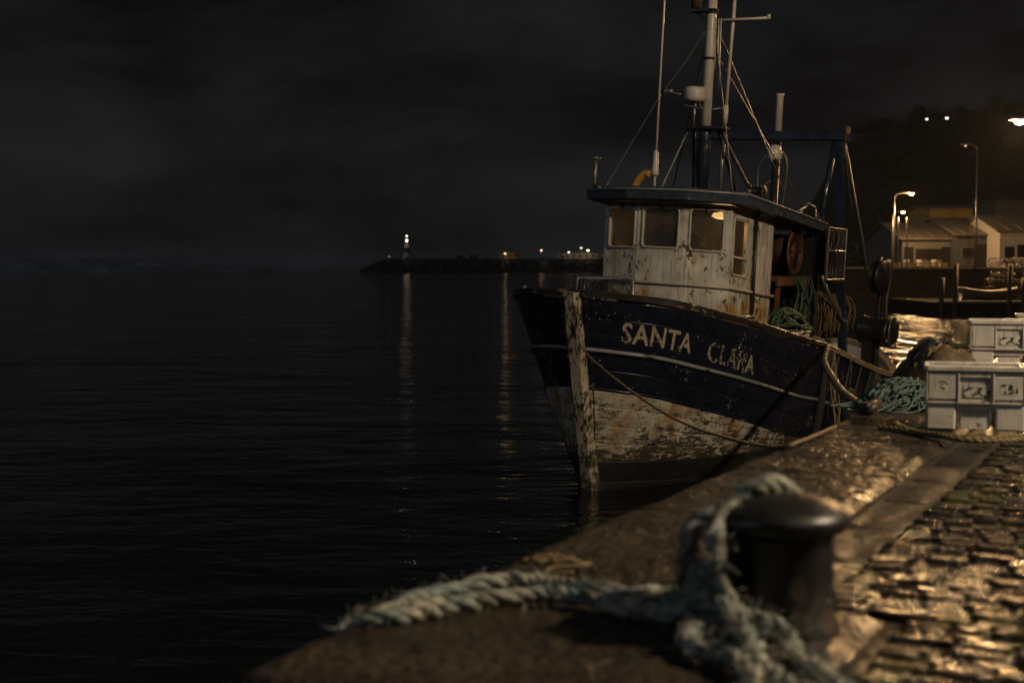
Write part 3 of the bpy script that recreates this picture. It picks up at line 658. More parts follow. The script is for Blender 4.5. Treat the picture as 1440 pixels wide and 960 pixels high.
MB().lathe([(.07, 5.64), (.062, 6.26), (.075, 6.28), (.075, 6.31)], B(GU, .17, 0), n=10).build('pole_cap', M['mast_white'], boat)
MB().lathe([(.08, 5.12), (.14, 5.16), (.11, 5.36), (.05, 5.4)], B(GU - .04, .15, 0), n=10).build('pole_lantern', M['mast_white'], boat)
mb = MB()
for pts in ([B(GU - .1, 0, 5.2), B(GU - .1, -.12, 4.95), B(GU - .1, -.1, 4.4)], [B(GU - .1, .3, 5.3), B(GU - .1, .42, 5.0), B(GU - .1, .36, 4.2)], [B(GU, .17, 4.8), B(GU - .4, -.5, 4.3)]): mb.tube(path(pts, 5), .014, 5)
mb.build('hanging_cable', M['wire'], boat)
# net drum and its rusty bed
mb = MB(); C0 = B(5.25, .78, 3.52)
mb.lathe([(.16, -.26), (.16, .26)], C0, B(0, 1, 0), 18)
mb.build('net_drum', M['rust'], boat)
for dv in (-.27, .27):
    mb = MB(); mb.lathe([(.29, -.015), (.36, -.012), (.375, 0), (.36, .012), (.29, .015), (.29, -.015)], C0 + B(0, dv, 0), B(0, 1, 0), 26)
    for k in range(6): mb.box(C0 + B(.225 * cos(k * pi / 3), dv, .225 * sin(k * pi / 3)), (.17, .022, .05), Matrix.Rotation(-k * pi / 3, 3, 'Y'))
    mb.build('drum_flange', M['rust_dark'], boat)
    MB().tube([C0 + B(.375 * cos(k * pi / 13), dv, .375 * sin(k * pi / 13)) for k in range(26)], .022, 6, 0, True).build('flange_rim', M['rust'], boat)
MB().lathe([(.235, -.2), (.27, -.1), (.26, .1), (.235, .2)], C0, B(0, 1, 0), 18).build('wound_net', M['rust_dark'], boat)
mb = MB(); mb.box(B(5.0, .8, 3.06), (1.7, .7, .07)); mb.box(B(4.9, 1.15, 3.02), (1.5, .04, .14)); mb.build('drum_bed', M['rust'], boat)
for (u, v) in ((4.35, 1.1), (5.8, 1.1), (4.35, .45), (5.8, .45)): MB().box(B(u, v, 2.1), (.07, .07, 1.9)).build('bed_post', M['rust'], boat)
MB().box(B(5.95, .1, 2.6), (.06, 2.2, 2.4)).build('aft_screen', M['black_iron'], boat)
# trawl door hung on the port leg, ribbed
mb = MB(); mb.box(B(6.150, 1.450, 3.5), (1.0, .05, .88), bevel=.02); mb.build('trawl_door', M['black_iron'], boat)
mb = MB(); Pd = [B(5.650, 1.490, 3.95), B(6.650, 1.490, 3.93), B(6.650, 1.490, 3.06), B(5.650, 1.490, 3.06)]; mb.tube(Pd, .026, 6, 0, True, False); mb.tube([B(5.650, 1.490, 3.56), B(6.650, 1.490, 3.55)], .022); mb.build('door_frame', M['grey_metal'], boat)
for i in range(6):
    u = 5.78 + i * .155; MB().tube(path([B(u, 1.492, 3.93), B(u + .03 * (-1) ** i, 1.50, 3.7), B(u - .02, 1.492, 3.55), B(u + .05, 1.495, 3.3), B(u, 1.492, 3.08)], 3), .014, 5).build('door_rib', M['black_iron'], boat)
MB().tube([B(5.600, 1.430, 3.12), B(6.000, 1.470, 2.75), B(6.700, 1.490, 2.35), B(6.950, 1.510, 2.28), B(7.000, 1.510, 2.1)], .032, 8).build('guide_pipe', M['grey_metal'], boat)
MB().box(B(6.4, 1.2, 3.45), (.5, .6, 1.0), bevel=.05).build('winch_housing', M['black_iron'], boat)
# net hauler at the stern
mb = MB(); mb.tube(path([B(9.75, 1.30, .6), B(9.75, 1.3, 2.4), B(9.72, 1.32, 3.2), B(9.6, 1.32, 3.42), B(9.45, 1.33, 3.36)], 6), .055, 8); mb.build('hauler_post', M['black_iron'], boat)
C1 = B(9.5, 1.36, 3.08)
MB().lathe([(.06, -.12), (.31, -.1), (.33, -.07), (.17, -.02), (.17, .02), (.33, .07), (.31, .1), (.06, .12)], C1, B(-.3, 1, 0), 22).build('hauler_wheel', M['black_iron'], boat)
mb = MB(); mb.tube(path([C1 + B(.05, .1, .3), C1 + B(.15, .14, 0), C1 + B(.1, .12, -.5), C1 + B(.12, .15, -.95)], 6), .03, 6); mb.build('hauler_rope', M['dark_rope'], boat)
mb = MB(); mb.lathe([(.12, -.34), (.27, -.33), (.28, -.28), (.25, -.2), (.25, .2), (.28, .28), (.27, .33), (.12, .34)], B(9.7, 1.3, 2.02), B(-.25, 1, 0), 20); mb.build('hauler_barrel', M['black_iron'], boat)
MB().tube([B(9.7, 1.3, 2.02) + B(-.09 + .285 * cos(k * pi / 11), .34, .285 * sin(k * pi / 11)) for k in range(22)], .018, 5, 0, True).build('barrel_rim', M['grey_metal'], boat)
MB().box(B(9.7, 1.15, 1.2), (.22, .2, 1.4)).build('hauler_stand', M['black_iron'], boat)
# foredeck gear: windlass, pipe rail, fairleads
mb = MB(); mb.lathe([(.10, -.4), (.16, -.38), (.09, -.3), (.09, .3), (.16, .38), (.10, .4)], B(1.1, -.35, 2.55), B(0, 1, 0), 14); mb.box(B(1.1, -.35, 2.3), (.3, .5, .5), bevel=.04); mb.build('windlass', M['black_iron'], boat)
mb = MB(); mb.tube([B(1.5, -1.12, 1.9), B(1.5, -1.12, 2.98), B(1.5, -.2, 3.0), B(1.5, -.16, 1.9)], .045, 8); mb.build('pipe_rail', M['grey_metal'], boat)
mb = MB(); mb.tube([B(1.5, -.85, 2.98), B(1.5, -.85, 1.95)], .03); mb.box(B(1.45, -.62, 2.86), (.12, .2, .22), bevel=.04); mb.tube([B(1.42, -.98, 2.98), B(1.4, -.98, 2.6)], .035); mb.build('rail_clamp', M['black_iron'], boat)
mb = MB(); mb.tube(path([B(.0, -1.25, 2.66), B(-.02, -1.27, 2.78), B(.06, -1.24, 2.86)], 4), .022, 6); mb.build('fairlead', M['grey_metal'], boat)
P = hull(.175, sheer(.175)); 
mb = MB(); mb.box(P + Vector((0, .12, .15)), (.50, .13, .05), Matrix.Rotation(-.12, 3, 'Z'), bevel=.02); mb.lathe([(.05, -.06), (.05, .06)], P + Vector((.16, .1, .14)), (0, 1, 0), 10); mb.build('bow_roller', M['black_iron'], boat)
# hull timber fender posts
for s in (.405, .62):
    mb = MB(); mb.tube([hull(s, sheer(s) - .02, 1, .06), hull(s, .7, 1, .06), hull(s, .2, 1, .05)], .075, 6); mb.build('fender_post', M['black_rubber'], boat)
for i in range(7):
    s = .45 + i * .052; MB().tube([hull(s, sheer(s) - .02, 1, .03), hull(s, .3, 1, .03)], .028, 5).build('hull_rib', M['boot'], boat)
name_word('SANTA', .0155, .0765, (.585, .585), .285, M['letter'])
name_word('CLARA', .099, .196, (.625, .68), .285, M['letter_faded'])

# ------------------------------------------------------------------ loose gear aboard
def bw(u, v, z): return boat.matrix_basis @ B(u, v, z)
bpy.context.view_layer.update()
BMX = boat.matrix_basis.copy()
def bworld(u, v, z): return BMX @ B(u, v, z)
def tangle(mb, c, rx, ry, h, n, r, seed, ax=(1, 0, 0), ay=(0, 1, 0), sides=5):
    R_ = random.Random(seed); ax, ay = Vector(ax), Vector(ay)
    for k in range(n):
        cx, cy = R_.gauss(0, .33), R_.gauss(0, .33); a0 = R_.uniform(0, 2 * pi); pts = []; rr = R_.uniform(.25, .65); e = R_.uniform(.35, 1); ph = R_.uniform(0, pi)
        for j in range(R_.randint(6, 11)):
            a = a0 + j * R_.uniform(.5, .9); x = cx + rr * cos(a); y = cy + rr * e * sin(a + ph)
            d = min(1, math.hypot(x, y)); zt = h * max(0, 1 - d ** 2.2)
            pts.append(Vector(c) + ax * x * rx + ay * y * ry + Vector((0, 0, r + zt * R_.uniform(.55, 1.05))))
        mb.tube(path(pts, 5), r, sides)
    return mb
UA = Vector((sin(BA), cos(BA), 0)); VA = Vector((cos(BA), -sin(BA), 0))
tub = thing('deck_box', 'white box under the coil of green rope on the boat', 'box', bworld(4.45, 1.22, 1.36), pi / 2 - BA)
MB().box((0, 0, .40), (1.05, .62, .80), bevel=.02).build('box_body', M['crate'], tub); MB().box((0, 0, .82), (1.10, .66, .05), bevel=.015).build('box_lid', M['crate'], tub)
mb = MB(); tangle(mb, bworld(4.45, 1.22, 2.22), .58, .40, .34, 34, .021, 3, UA, VA); tag(mb.build('rope_coil', M['green_rope']), 'loose heap of green rope on the white deck box of the boat', 'rope')
mb = MB(); R2 = random.Random(5)
for k in range(13):
    u = R2.uniform(4.85, 5.75); v = R2.uniform(1.16, 1.3); z1 = R2.uniform(2.05, 2.5)
    mb.tube(path([bworld(u, v - .05, 3.1), bworld(u + R2.gauss(0, .08), v + .03, 2.85), bworld(u + R2.gauss(0, .2), v + .02, 2.5), bworld(u + R2.gauss(0, .28), v, z1)], 5), R2.uniform(.010, .02), 5)
tag(mb.build('hanging_rope', M['green_rope']), 'strands of green rope hanging below the rusty net drum', 'rope')
mb = MB()
for k in range(90):
    u = R2.uniform(6.1, 7.5); v = 1.30 + R2.uniform(-.18, .12); zt = 2.72 - (u - 6.2) * .05 + R2.uniform(-.1, .12)
    mb.tube(path([bworld(u + R2.gauss(0, .2), v - .2, zt - .25), bworld(u, v - .06, zt), bworld(u + R2.gauss(0, .05), v + .04, zt - .2), bworld(u + R2.gauss(0, .08), v + .06, zt - .35), bworld(u + R2.gauss(0, .1), v + .03, 2.0 + R2.uniform(0, .15))], 5), R2.uniform(.008, .022), 5)
tag(mb.build('hung_net', M['brown_net']), 'brown fishing net hanging in folds below the trawl door', 'fishing net')
mb = MB(); tangle(mb, bworld(8.9, .9, .75), 1.0, .6, .5, 40, .03, 12, UA, VA); tag(mb.build('deck_net', M['tan_rope']), 'tan net heaped on the aft deck below the hauler', 'fishing net')
# tyre fender, ropes between boat and quay
P = BMX @ hull(.50, .95, 1, .16)
mb = MB(); mb.lathe([(.17, -.07), (.27, -.085), (.31, -.05), (.32, 0), (.31, .05), (.27, .085), (.17, .07), (.15, 0), (.17, -.07)], (0, 0, 0), VA, 22); ty = mb.build('tyre_fender', M['black_rubber']); ty.location = P
tag(ty, 'black tyre fender hung on the port side of the boat', 'fender')
A_ = BMX @ hull(.50, sheer(.5) + .08, 1, .0)
tag(MB().tube(path([A_, A_ + VA * .06 + Vector((0, 0, -.2)), P + Vector((0, 0, .3))], 4), .014, 5).build('fender_line', M['dark_rope']), 'short line holding the tyre fender to the rail', 'rope')
A_ = BMX @ hull(.395, sheer(.395) + .09, 1, -.1)
mb = MB(); B1 = on(1218, 573, QZ + .05); mid = at(1168, 535, 18.5)
rope(mb, [A_ + Vector((-.35, .1, -.12)), A_ + Vector((-.1, 0, .07)), A_ + VA * .14 + Vector((.02, 0, -.05)), at(1160, 510, 21.2), at(1180, 545, 18), at(1200, 564, 15), B1, on(1236, 566, QZ + .06), on(1262, 548, QZ + .10), on(1290, 530, QZ + .05)], .05, .035, .36, 5)
tag(mb.build('mooring_rope', M['dark_rope']), 'thick brown mooring rope sagging from the gunwale to the quay edge', 'rope')
mb = MB(); A_ = BMX @ B(us(2.5) - .09, .1, 2.55)
pts = [A_, at(818, 487, 19.3), at(850, 520, 18.2), at(905, 562, 16.4), at(960, 594, 14.3), at(1020, 615, 12.3), at(1075, 627, 10.6), on(1112, 625, QZ + .03), on(1175, 600, QZ + .02)]
rope(mb, pts, .016, .03, .12, 5); tag(mb.build('bow_line', M['tan_rope']), 'thin tan line slanting from the stem across the hull to the quay', 'rope')
mb = MB(); Ah = BMX @ hull(.405, sheer(.405), 1, .15)
for k in range(5): mb.tube(path([Ah, Ah + Vector((R2.gauss(0, .03), -.02, -.5)), Ah + Vector((R2.gauss(0, .06), -.03, -1.0)), Ah + Vector((R2.gauss(0, .1), -.03, -1.35))], 5), .013, 5)
tag(mb.build('frayed_rope', M['tan_rope']), 'frayed rope end hanging down the hull behind the faded name', 'rope')

# ------------------------------------------------------------------ bollard and hawser
BP = q(1.20, 1.28, .0) + Vector((.075, 0, 0))
bol = thing('bollard', 'black iron mooring bollard with a pale rope looped over it', 'bollard', BP)
MB().lathe([(r_ * 1.17, z_) for r_, z_ in [(.178, -.03), (.176, .012), (.172, .03), (.166, .06), (.162, .14), (.158, .31), (.165, .335)]], n=40).build('post', M['iron_bollard'], bol)
MB().lathe([(r_ * 1.17, z_) for r_, z_ in [(.160, .325), (.188, .335), (.200, .352), (.203, .372), (.195, .392), (.17, .412), (.12, .436), (.06, .448), (.01, .45)]], n=40).build('cap', M['iron_bollard'], bol)
def bl(x, y, z): return BP + Vector((x - .02, y, z))
mb = MB(); RR = .032
rope(mb, [bl(-0.063, -0.231, 0.050), bl(-0.210, -0.158, 0.100), bl(-0.289, -0.084, 0.170), bl(-0.275, -0.074, 0.280), bl(-0.257, -0.068, 0.330), bl(-0.171, -0.023, 0.395), bl(-0.057, 0.023, 0.430), bl(0.057, 0.068, 0.423), bl(0.160, 0.137, 0.380), bl(0.228, 0.205, 0.330), bl(0.189, 0.252, 0.180), bl(0.000, 0.284, 0.080), bl(-0.210, 0.210, 0.050)], RR, fuzz=520, loose=1.25)
rope(mb, [bl(-0.326, 0.021, 0.050), bl(-0.268, -0.179, 0.150), bl(-0.215, -0.200, 0.280), bl(-0.211, -0.160, 0.345), bl(-0.137, -0.068, 0.410), bl(-0.034, 0.000, 0.465), bl(0.080, 0.114, 0.435), bl(0.137, 0.228, 0.330), bl(0.084, 0.263, 0.240), bl(-0.105, 0.252, 0.100)], RR, fuzz=520, loose=1.25)
rope(mb, [bl(-0.315, -0.021, 0.200), bl(-0.210, -0.200, 0.210), bl(-0.173, -0.226, 0.150), bl(-0.200, -0.242, 0.090), bl(-0.263, -0.252, 0.060), bl(-0.315, -0.315, 0.045), bl(-0.304, -0.420, 0.040), bl(-0.231, -0.493, 0.050), bl(-0.189, -0.588, 0.050), bl(-0.179, -0.788, 0.045), bl(-0.210, -1.050, 0.045)], RR, fuzz=520, loose=1.25)
rope(mb, [bl(-0.315, 0.032, 0.070), bl(-0.257, -0.105, 0.120), bl(-0.200, -0.231, 0.110), bl(-0.116, -0.284, 0.100), bl(-0.032, -0.326, 0.080), bl(0.000, -0.420, 0.045), bl(-0.011, -0.578, 0.040), bl(0.032, -0.788, 0.040), bl(0.105, -1.050, 0.040)], RR, fuzz=520, loose=1.25)
rope(mb, [bl(-0.347, -0.053, 0.050), bl(-0.231, -0.221, 0.150), bl(-0.158, -0.304, 0.100), bl(-0.137, -0.399, 0.060), bl(-0.168, -0.504, 0.090), bl(-0.137, -0.630, 0.050), bl(-0.105, -0.840, 0.045), bl(-0.053, -1.050, 0.040)], RR, fuzz=400, loose=1.25)
rope(mb, [on(496, 890, QZ - .1), on(510, 880, QZ + .0), on(560, 866, QZ + .03), on(640, 848, QZ + .035), on(720, 836, QZ + .04), on(800, 838, QZ + .04), on(880, 852, QZ + .04), on(945, 862, QZ + .04), on(1000, 862, QZ + .05), bl(-0.105, -0.210, 0.050)], RR, fuzz=480, loose=1.25)
rope(mb, [on(492, 893, QZ - .3), on(500, 886, QZ - .03), on(545, 858, QZ + .03), on(620, 832, QZ + .035), on(700, 818, QZ + .035), on(760, 815, QZ + .04), on(830, 826, QZ + .04), on(900, 838, QZ + .04), on(960, 832, QZ + .05), bl(-0.326, 0.042, 0.080), bl(-0.189, 0.210, 0.070)], RR * .95, fuzz=480, loose=1.25)
tag(mb.build('hawser', M['hawser']), 'thick frayed grey green hawser knotted round the black bollard', 'rope')
mb = MB(); c_ = on(775, 800, QZ + .01); tangle(mb, c_, .16, .1, .05, 10, .008, 31); tag(mb.build('weed_clump', M['ochre_rope']), 'small clump of brown weed on the coping beside the hawser', 'seaweed')

# ------------------------------------------------------------------ crates on the quay
def make_crate(label, marks=True):
    r = thing('fish_crate', label, 'crate', (0, 0, 0), 0, 'white fish crates on the quay')
    W, D, Hc, tk = .70, .46, .465, .022
    mb = MB()
    def wall(x0, y0, x1, y1, z0, z1, t0, t1, th=tk): pass
    def ring(w_, d_, z): return [Vector((-w_ / 2, -d_ / 2, z)), Vector((w_ / 2, -d_ / 2, z)), Vector((w_ / 2, d_ / 2, z)), Vector((-w_ / 2, d_ / 2, z))]
    prof = [(W - .06, D - .06, .14), (W - .03, D - .03, .20), (W - .02, D - .02, Hc - .05), (W - .02, D - .02, Hc), (W - .065, D - .065, Hc), (W - .075, D - .075, .18)]
    vs = [p for a in prof for p in ring(*a)]; fs = [(i * 4 + k, i * 4 + (k + 1) % 4, i * 4 + 4 + (k + 1) % 4, i * 4 + 4 + k) for i in range(5) for k in range(4)] + [(0, 1, 2, 3), (20, 21, 22, 23)]
    mb.add(vs, fs); mb.build('tub', M['crate'], r)
    mb = MB()
    for y, sx, sy in ((-D / 2, W + .01, .035), (D / 2, W + .01, .035)): mb.box((0, y, Hc - .012), (sx, sy, .045), bevel=.01)
    for x in (-W / 2, W / 2): mb.box((x, 0, Hc - .012), (.035, D - .034, .043), bevel=.01)
    mb.build('rim', M['crate'], r)
    MB().box((0, -D / 2 + .012, .205), (W - .012, .028, .016)).box((0, D / 2 - .012, .205), (W - .012, .028, .016)).box((-W / 2 + .012, 0, .205), (.028, D - .05, .015)).box((W / 2 - .012, 0, .205), (.028, D - .05, .015)).build('belt_ridge', M['crate'], r)
    for x in (-W * .345, W * .345):
        MB().box((x, 0, .10), (W * .29, D - .035, .20), None, 0, 1.03, .012).build('foot', M['crate'], r)
    for (x0, x1, z0, z1) in ((-.335, -.125, .225, .425), (.125, .335, .225, .40), (-.12, .12, .385, .435)):
        MB().box(((x0 + x1) / 2, -D / 2 + .004, (z0 + z1) / 2), (x1 - x0, .016, z1 - z0), bevel=.007).build('side_panel', M['crate'], r)
    for x in (-.345, -.122, .122, .345): MB().box((x, -D / 2 + .0, .32), (.014, .022, .21), bevel=.004).build('rib', M['crate'], r)
    MB().box((0, -D / 2 + .05, .09), (.20, .02, .16)).build('recess_plate', M['crate'], r)
    mk = ((-.28, -.19, .29, .36), (-.085, .10, .245, .335), (.17, .29, .27, .345)) if marks else ((-.06, .08, .30, .36),)
    for (x0, x1, z0, z1) in mk:
        dy = -D / 2 - .0055 if abs(x0 + x1) > .2 else -D / 2 + .0085
        MB().add([(x0, dy, z0), (x1, dy, z0), (x1, dy, z1), (x0, dy, z1)], [(0, 1, 2, 3)]).build('stencil_mark', M['print'], r)
    return r
cr = make_crate('white fish crate with black smudged marks standing in front by the twine heap')
cr.location = on(1372, 606, QZ); cr.location.z = QZ + .002; cr.location += Vector((.06, .23, 0)); cr.rotation_euler = (0, 0, radians(-15))
def put_crate(px, d, z, rz, label):
    c = copy_tree(cr); c.location = at(px, 480, d); c.location.z = QZ + z; c.rotation_euler = (0, 0, radians(rz)); c['label'] = label; return c
pal = thing('pallet', 'low wooden pallet under the rear white fish crates', 'pallet', (0, 0, 0), radians(-14))
pal.location = at(1450, 480, 13.6); pal.location.z = QZ
for i in range(5): MB().box((0, -.42 + i * .21, .205), (1.3, .14, .03)).build('plank', M['wood'], pal)
for x in (-.55, 0, .55): MB().box((x, 0, .095), (.1, .95, .19)).build('bearer', M['wood'], pal)
c2 = put_crate(1418, 13.5, .225, -17, 'upper white crate with one black mark standing on the pallet')
for ch in c2.children:
    if ch.name.startswith('stencil_mark') and abs(sum(v_.co.x for v_ in ch.data.vertices)) > .4: bpy.data.objects.remove(ch)
put_crate(1456, 17.0, .10, -18, 'white crate behind the pallet, its rim just above the upper crate')
put_crate(1464, 20.5, .05, -18, 'farthest white crate, only a strip of its rim in view')
for px, d, z in ((1456, 17.0, .1), (1464, 20.5, .05)):
    o = tag(MB().box((0, 0, z / 2), (.72, .5, z - .004)).build('timber_block', M['wood']), 'flat timber under a white crate at the back of the row', 'timber', 'timbers under the far crates'); o.location = at(px, 480, d); o.location.z = QZ; o.rotation_euler = (0, 0, radians(-18))
# heaps of net and twine
EDv, ENv = tuple(ED), tuple(EN)
mb = MB(); c_ = on(1278, 577, QZ); tangle(mb, c_ + Vector((.02, .25, 0)), .42, .42, .24, 110, .009, 21); tag(mb.build('twine_heap', M['teal_rope']), 'tangled heap of teal twine on the quay left of the front crate', 'rope')
def net_heap(name, c, rx, ry, h, mat, mat2, label, seed, n):
    r = thing(name, label, 'fishing net', c); mb = MB(); rows = []
    for i in range(15):
        f_ = i / 14; row = []
        for j in range(33):
            a = 2 * pi * j / 32; k = 1 + .22 * noise.noise((cos(a) * 1.3 + seed, sin(a) * 1.3, f_ * 1.5)); x = rx * f_ * cos(a) * k; y = ry * f_ * sin(a) * k
            z = h * (1 - f_ ** 2.4) * (1 + .35 * noise.noise((x * 3 + seed, y * 3, 0))) + .05 * noise.noise((x * 9, y * 9, seed)); row.append(Vector((x, y, max(-.01, z) if i < 14 else -.01)))
        rows.append(row)
    mb.grid(rows); mb.build('net_body', mat, r)
    m_ = MB(); tangle(m_, (0, 0, .0), rx * .95, ry * .95, h * 1.12, n, .014, seed); m_.build('head_rope', mat2, r); return r
net_heap('net_heap', on(1332, 545, QZ) + Vector((.05, .5, 0)), .46, .7, .40, M['black_net'], M['black_rubber'], 'dark heap of black net behind the orange net on the quay', 4, 26)
net_heap('net_heap', on(1330, 560, QZ) + Vector((.1, .35, 0)), .42, .5, .40, M['brown_net'], M['ochre_rope'], 'orange brown net heaped behind the front white crate', 9, 26)
mb = MB(); rope(mb, [on(1236, 600, QZ + .02), on(1280, 606, QZ + .02), on(1330, 614, QZ + .025), on(1385, 616, QZ + .025), on(1440, 612, QZ + .025), on(1500, 600, QZ + .025)], .02, .015, .16, 5)
rope(mb, [on(1258, 596, QZ + .02), on(1290, 607, QZ + .03), on(1320, 611, QZ + .04), on(1350, 618, QZ + .03), on(1420, 619, QZ + .025), on(1480, 612, QZ + .02)], .018, .015, .16, 5)
tag(mb.build('ochre_line', M['ochre_rope']), 'ochre rope lying along the foot of the front white crate', 'rope')

# ------------------------------------------------------------------ street lamps
def street_lamp(label, base, hgt, arm, glow, power, aim=None, lens=(.34, .16, .07), group='harbour street lamps', pole_r=.07, color=SODIUM, light_r=.25):
    o = thing('street_lamp', label, 'street lamp', base, 0, group)
    MB().tube([(0, 0, 0), (0, 0, hgt * .35), (0, 0, hgt - .3)], [pole_r * 1.3, pole_r, pole_r * .75], 8).build('pole', M['grey_metal'], o)
    s_ = 1 if arm >= 0 else -1
    MB().tube(path([(0, 0, hgt - .35), (arm * .15, 0, hgt - .05), (arm * .5, 0, hgt + .1), (arm, 0, hgt + .12)], 5), pole_r * .6, 7).build('arm', M['grey_metal'], o)
    k = lens[0]
    MB().box((arm + s_ * k * .3, 0, hgt + .15), (k * 1.5, k * .7, .10 + k * .15), bevel=.03).build('lamp_head', M['grey_metal'], o)
    gl_ = MB().lathe([(.01, -lens[2]), (lens[1] * .7, -lens[2] * .8), (lens[1], 0)], (0, 0, 0), None, 12).build('lens', M[glow], o); gl_.location = (arm + s_ * k * .3, 0, hgt + .09 - k * .07)
    if power:
        L = bpy.data.lights.new('lamp_light', 'SPOT' if aim else 'POINT'); L.energy = power;
        if aim: L.spot_size = radians(150); L.spot_blend = .7
        L.color = color; L.shadow_soft_size = light_r
        lo = bpy.data.objects.new('lamp_light', L); COL.objects.link(lo); lo.parent = o; lo.location = (arm + s_ * k * .3, 0, hgt - .05 - lens[2] - k * .1)
        if aim: lo.rotation_euler = Vector(aim).to_track_quat('-Z', 'Y').to_euler()
    return o
QF = 3.0
FQ = 140.0
# the lamp on our own quay, just right of the frame: it lights the boat
street_lamp('street lamp standing on the near quay right of the crates', (12.6, 4.8, QZ - .06), 8.8, -1.2, 'lamp_warm', 8800, color=(1.0, .79, .53), light_r=.4)
big = at(1433, 170, 95)
street_lamp('street lamp farther along the near quay beyond the crates', (18.2, 35.0, QZ - .06), 9.0, -1.2, 'lamp_warm', 3700, color=AMBER, light_r=.25)
street_lamp('tall bright street lamp at the right edge over the fishing gear', (big.x + 2.2, 95, .9), big.z - .9, -1.9, 'lamp_warm', 24000, lens=(.9, .40, .28), pole_r=.11, light_r=.4, color=AMBER)
for (px, py, d, arm, pw, lb) in ((1282, 274, FQ + 6, 1.6, 4200, 'taller of the two lit street lamps beside the grey warehouse'), (1270, 300, FQ + 4, .9, 1500, 'shorter of the two lit street lamps beside the grey warehouse')):
    p = at(px, py, d); street_lamp(lb, (p.x - arm - .15, d, QF), p.z - QF + .1, arm, 'lamp_warm', pw, aim=(-.1, -.75, -.65) if arm < 1 else None, color=AMBER, lens=(.5, .22, .2), pole_r=.10, light_r=.35)
p = at(1360, 205, FQ - 2); street_lamp('tall lamp post with a faint lamp between the warehouses', (p.x + 1.0, FQ - 2, QF), p.z - QF, -1.0, 'lamp_dim', 0, lens=(.5, .13, .2), pole_r=.11)
for px in (1263, 1276): p = at(px, 305, FQ + 3); MB_ = thing('mooring_post', 'plain thin pole standing beside the two lit lamps', 'pole', (p.x, FQ + 3, QF), 0, 'thin poles beside the lamps'); MB().tube([(0, 0, 0), (0, 0, p.z - QF)], .07, 7).build('pole', M['grey_metal'], MB_)
for (px, py, s_) in ((1302, 207, 'left'), (1330, 206, 'right')):
    d = 392; p = at(px, py, d); zb = hill_z(p.x, d) - .5
    street_lamp('white lamp on the dark hill, the %s of the pair' % s_, (p.x - .6, d, zb), max(2.5, p.z - zb), .5, 'lamp_white', 0, lens=(.9, .45 if s_ == 'right' else .35, .5), pole_r=.12, group='white lamps on the hill')

# ------------------------------------------------------------------ far quay, sheds, clutter
mb = MB(); xl = at(1186, 400, FQ).x
mb.box(((xl + 150) / 2, FQ + 26, QF / 2 - 1), (150 - xl, 52, QF + 2)); fq = tag(mb.build('far_quay', M['wall_stone']), kind='structure')
MB().box(((xl + 150) / 2, FQ - .1, QF + .08), (150 - xl, .9, .22)).build('coping', M['shed_wall'], fq)
px_l = at(1318, 430, 92).x
mb = MB(); mb.box(((px_l + 70) / 2, 98, -.2), (70 - px_l, 12, 2.2)); pier = tag(mb.build('low_pier', M['wall_stone']), kind='structure')
MB().box(((px_l + 70) / 2, 91.95, .92), (70 - px_l, .35, .14)).build('coping', M['shed_wall'], pier)
def shed(name, label, x0, x1, y0, dep, eave, rise, wall, roof, openings=()):
    o = thing(name, label, 'warehouse', (x0, y0, QF)); Wd = x1 - x0; he = eave
    MB().prism([(0, 0), (Wd, 0), (Wd, dep), (0, dep)], 0, he).build('wall', M[wall], o)
    mb = MB(); ov = .35
    R_ = [(-ov, -ov, he - .02), (Wd + ov, -ov, he - .02), (Wd + ov, dep / 2, he + rise), (-ov, dep / 2, he + rise), (Wd + ov, dep + ov, he - .02), (-ov, dep + ov, he - .02)]
    R2_ = [(a, b, c + .15) for a, b, c in R_]
    mb.add(R_ + R2_, [(6, 7, 8, 9), (9, 8, 10, 11), (0, 1, 7, 6), (0, 6, 9, 3), (3, 9, 11, 5), (1, 2, 8, 7), (2, 4, 10, 8), (0, 3, 2, 1), (3, 5, 4, 2), (4, 5, 11, 10)]); mb.build('roof', M[roof], o)
    mb = MB(); mb.add([(0, 0.01, he - .03), (0, dep / 2, he + rise), (0, dep - .01, he - .03), (.1, .01, he - .03), (.1, dep / 2, he + rise), (.1, dep - .01, he - .03)], [(0, 1, 2), (3, 5, 4)]); mb.add([(Wd - .1, .01, he - .03), (Wd - .1, dep / 2, he + rise), (Wd - .1, dep - .01, he - .03)], [(0, 1, 2)]); mb.build('gable', M[wall], o)
    for (fx, wd, z0, z1, nm) in openings:
        ch = MB().box((fx * Wd, -.02, (z0 + z1) / 2), (wd + .16, .10, z1 - z0 + .16)).build(nm, M['shed_wall'], o)
        MB().box((fx * Wd, -.06, (z0 + z1) / 2), (wd, .06, z1 - z0)).build('panel' if nm == 'door' else 'pane', M['black_iron'], ch)
    n = int(Wd / 1.1)
    for i in range(n + 1):
        x = -ov + (Wd + 2 * ov) * i / n; MB().tube([(x, -ov, he + .15), (x, dep / 2, he + rise + .17)], .045, 4).build('roof_seam', M[roof], o)
    return o
shed('warehouse', 'long grey warehouse with a lit sheet roof beside the lamps', at(1268, 400, 152).x, at(1342, 400, 152).x, 152, 16, 3.1, 1.9, 'shed_wall', 'tin_roof', ((.12, 1.0, 0.05, 2.3, 'door'), (.38, 1.4, 1.0, 2.1, 'window'), (.62, 1.4, 1.0, 2.1, 'window'), (.86, 1.2, .05, 2.3, 'door')))
shed('warehouse', 'dark warehouse between the grey one and the white gable', at(1344, 400, 150).x, at(1403, 400, 150).x, 150, 18, 3.5, 2.0, 'shed_dark', 'tin_roof', ((.3, 1.4, 1.2, 2.2, 'window'), (.7, 2.2, .05, 2.6, 'door')))
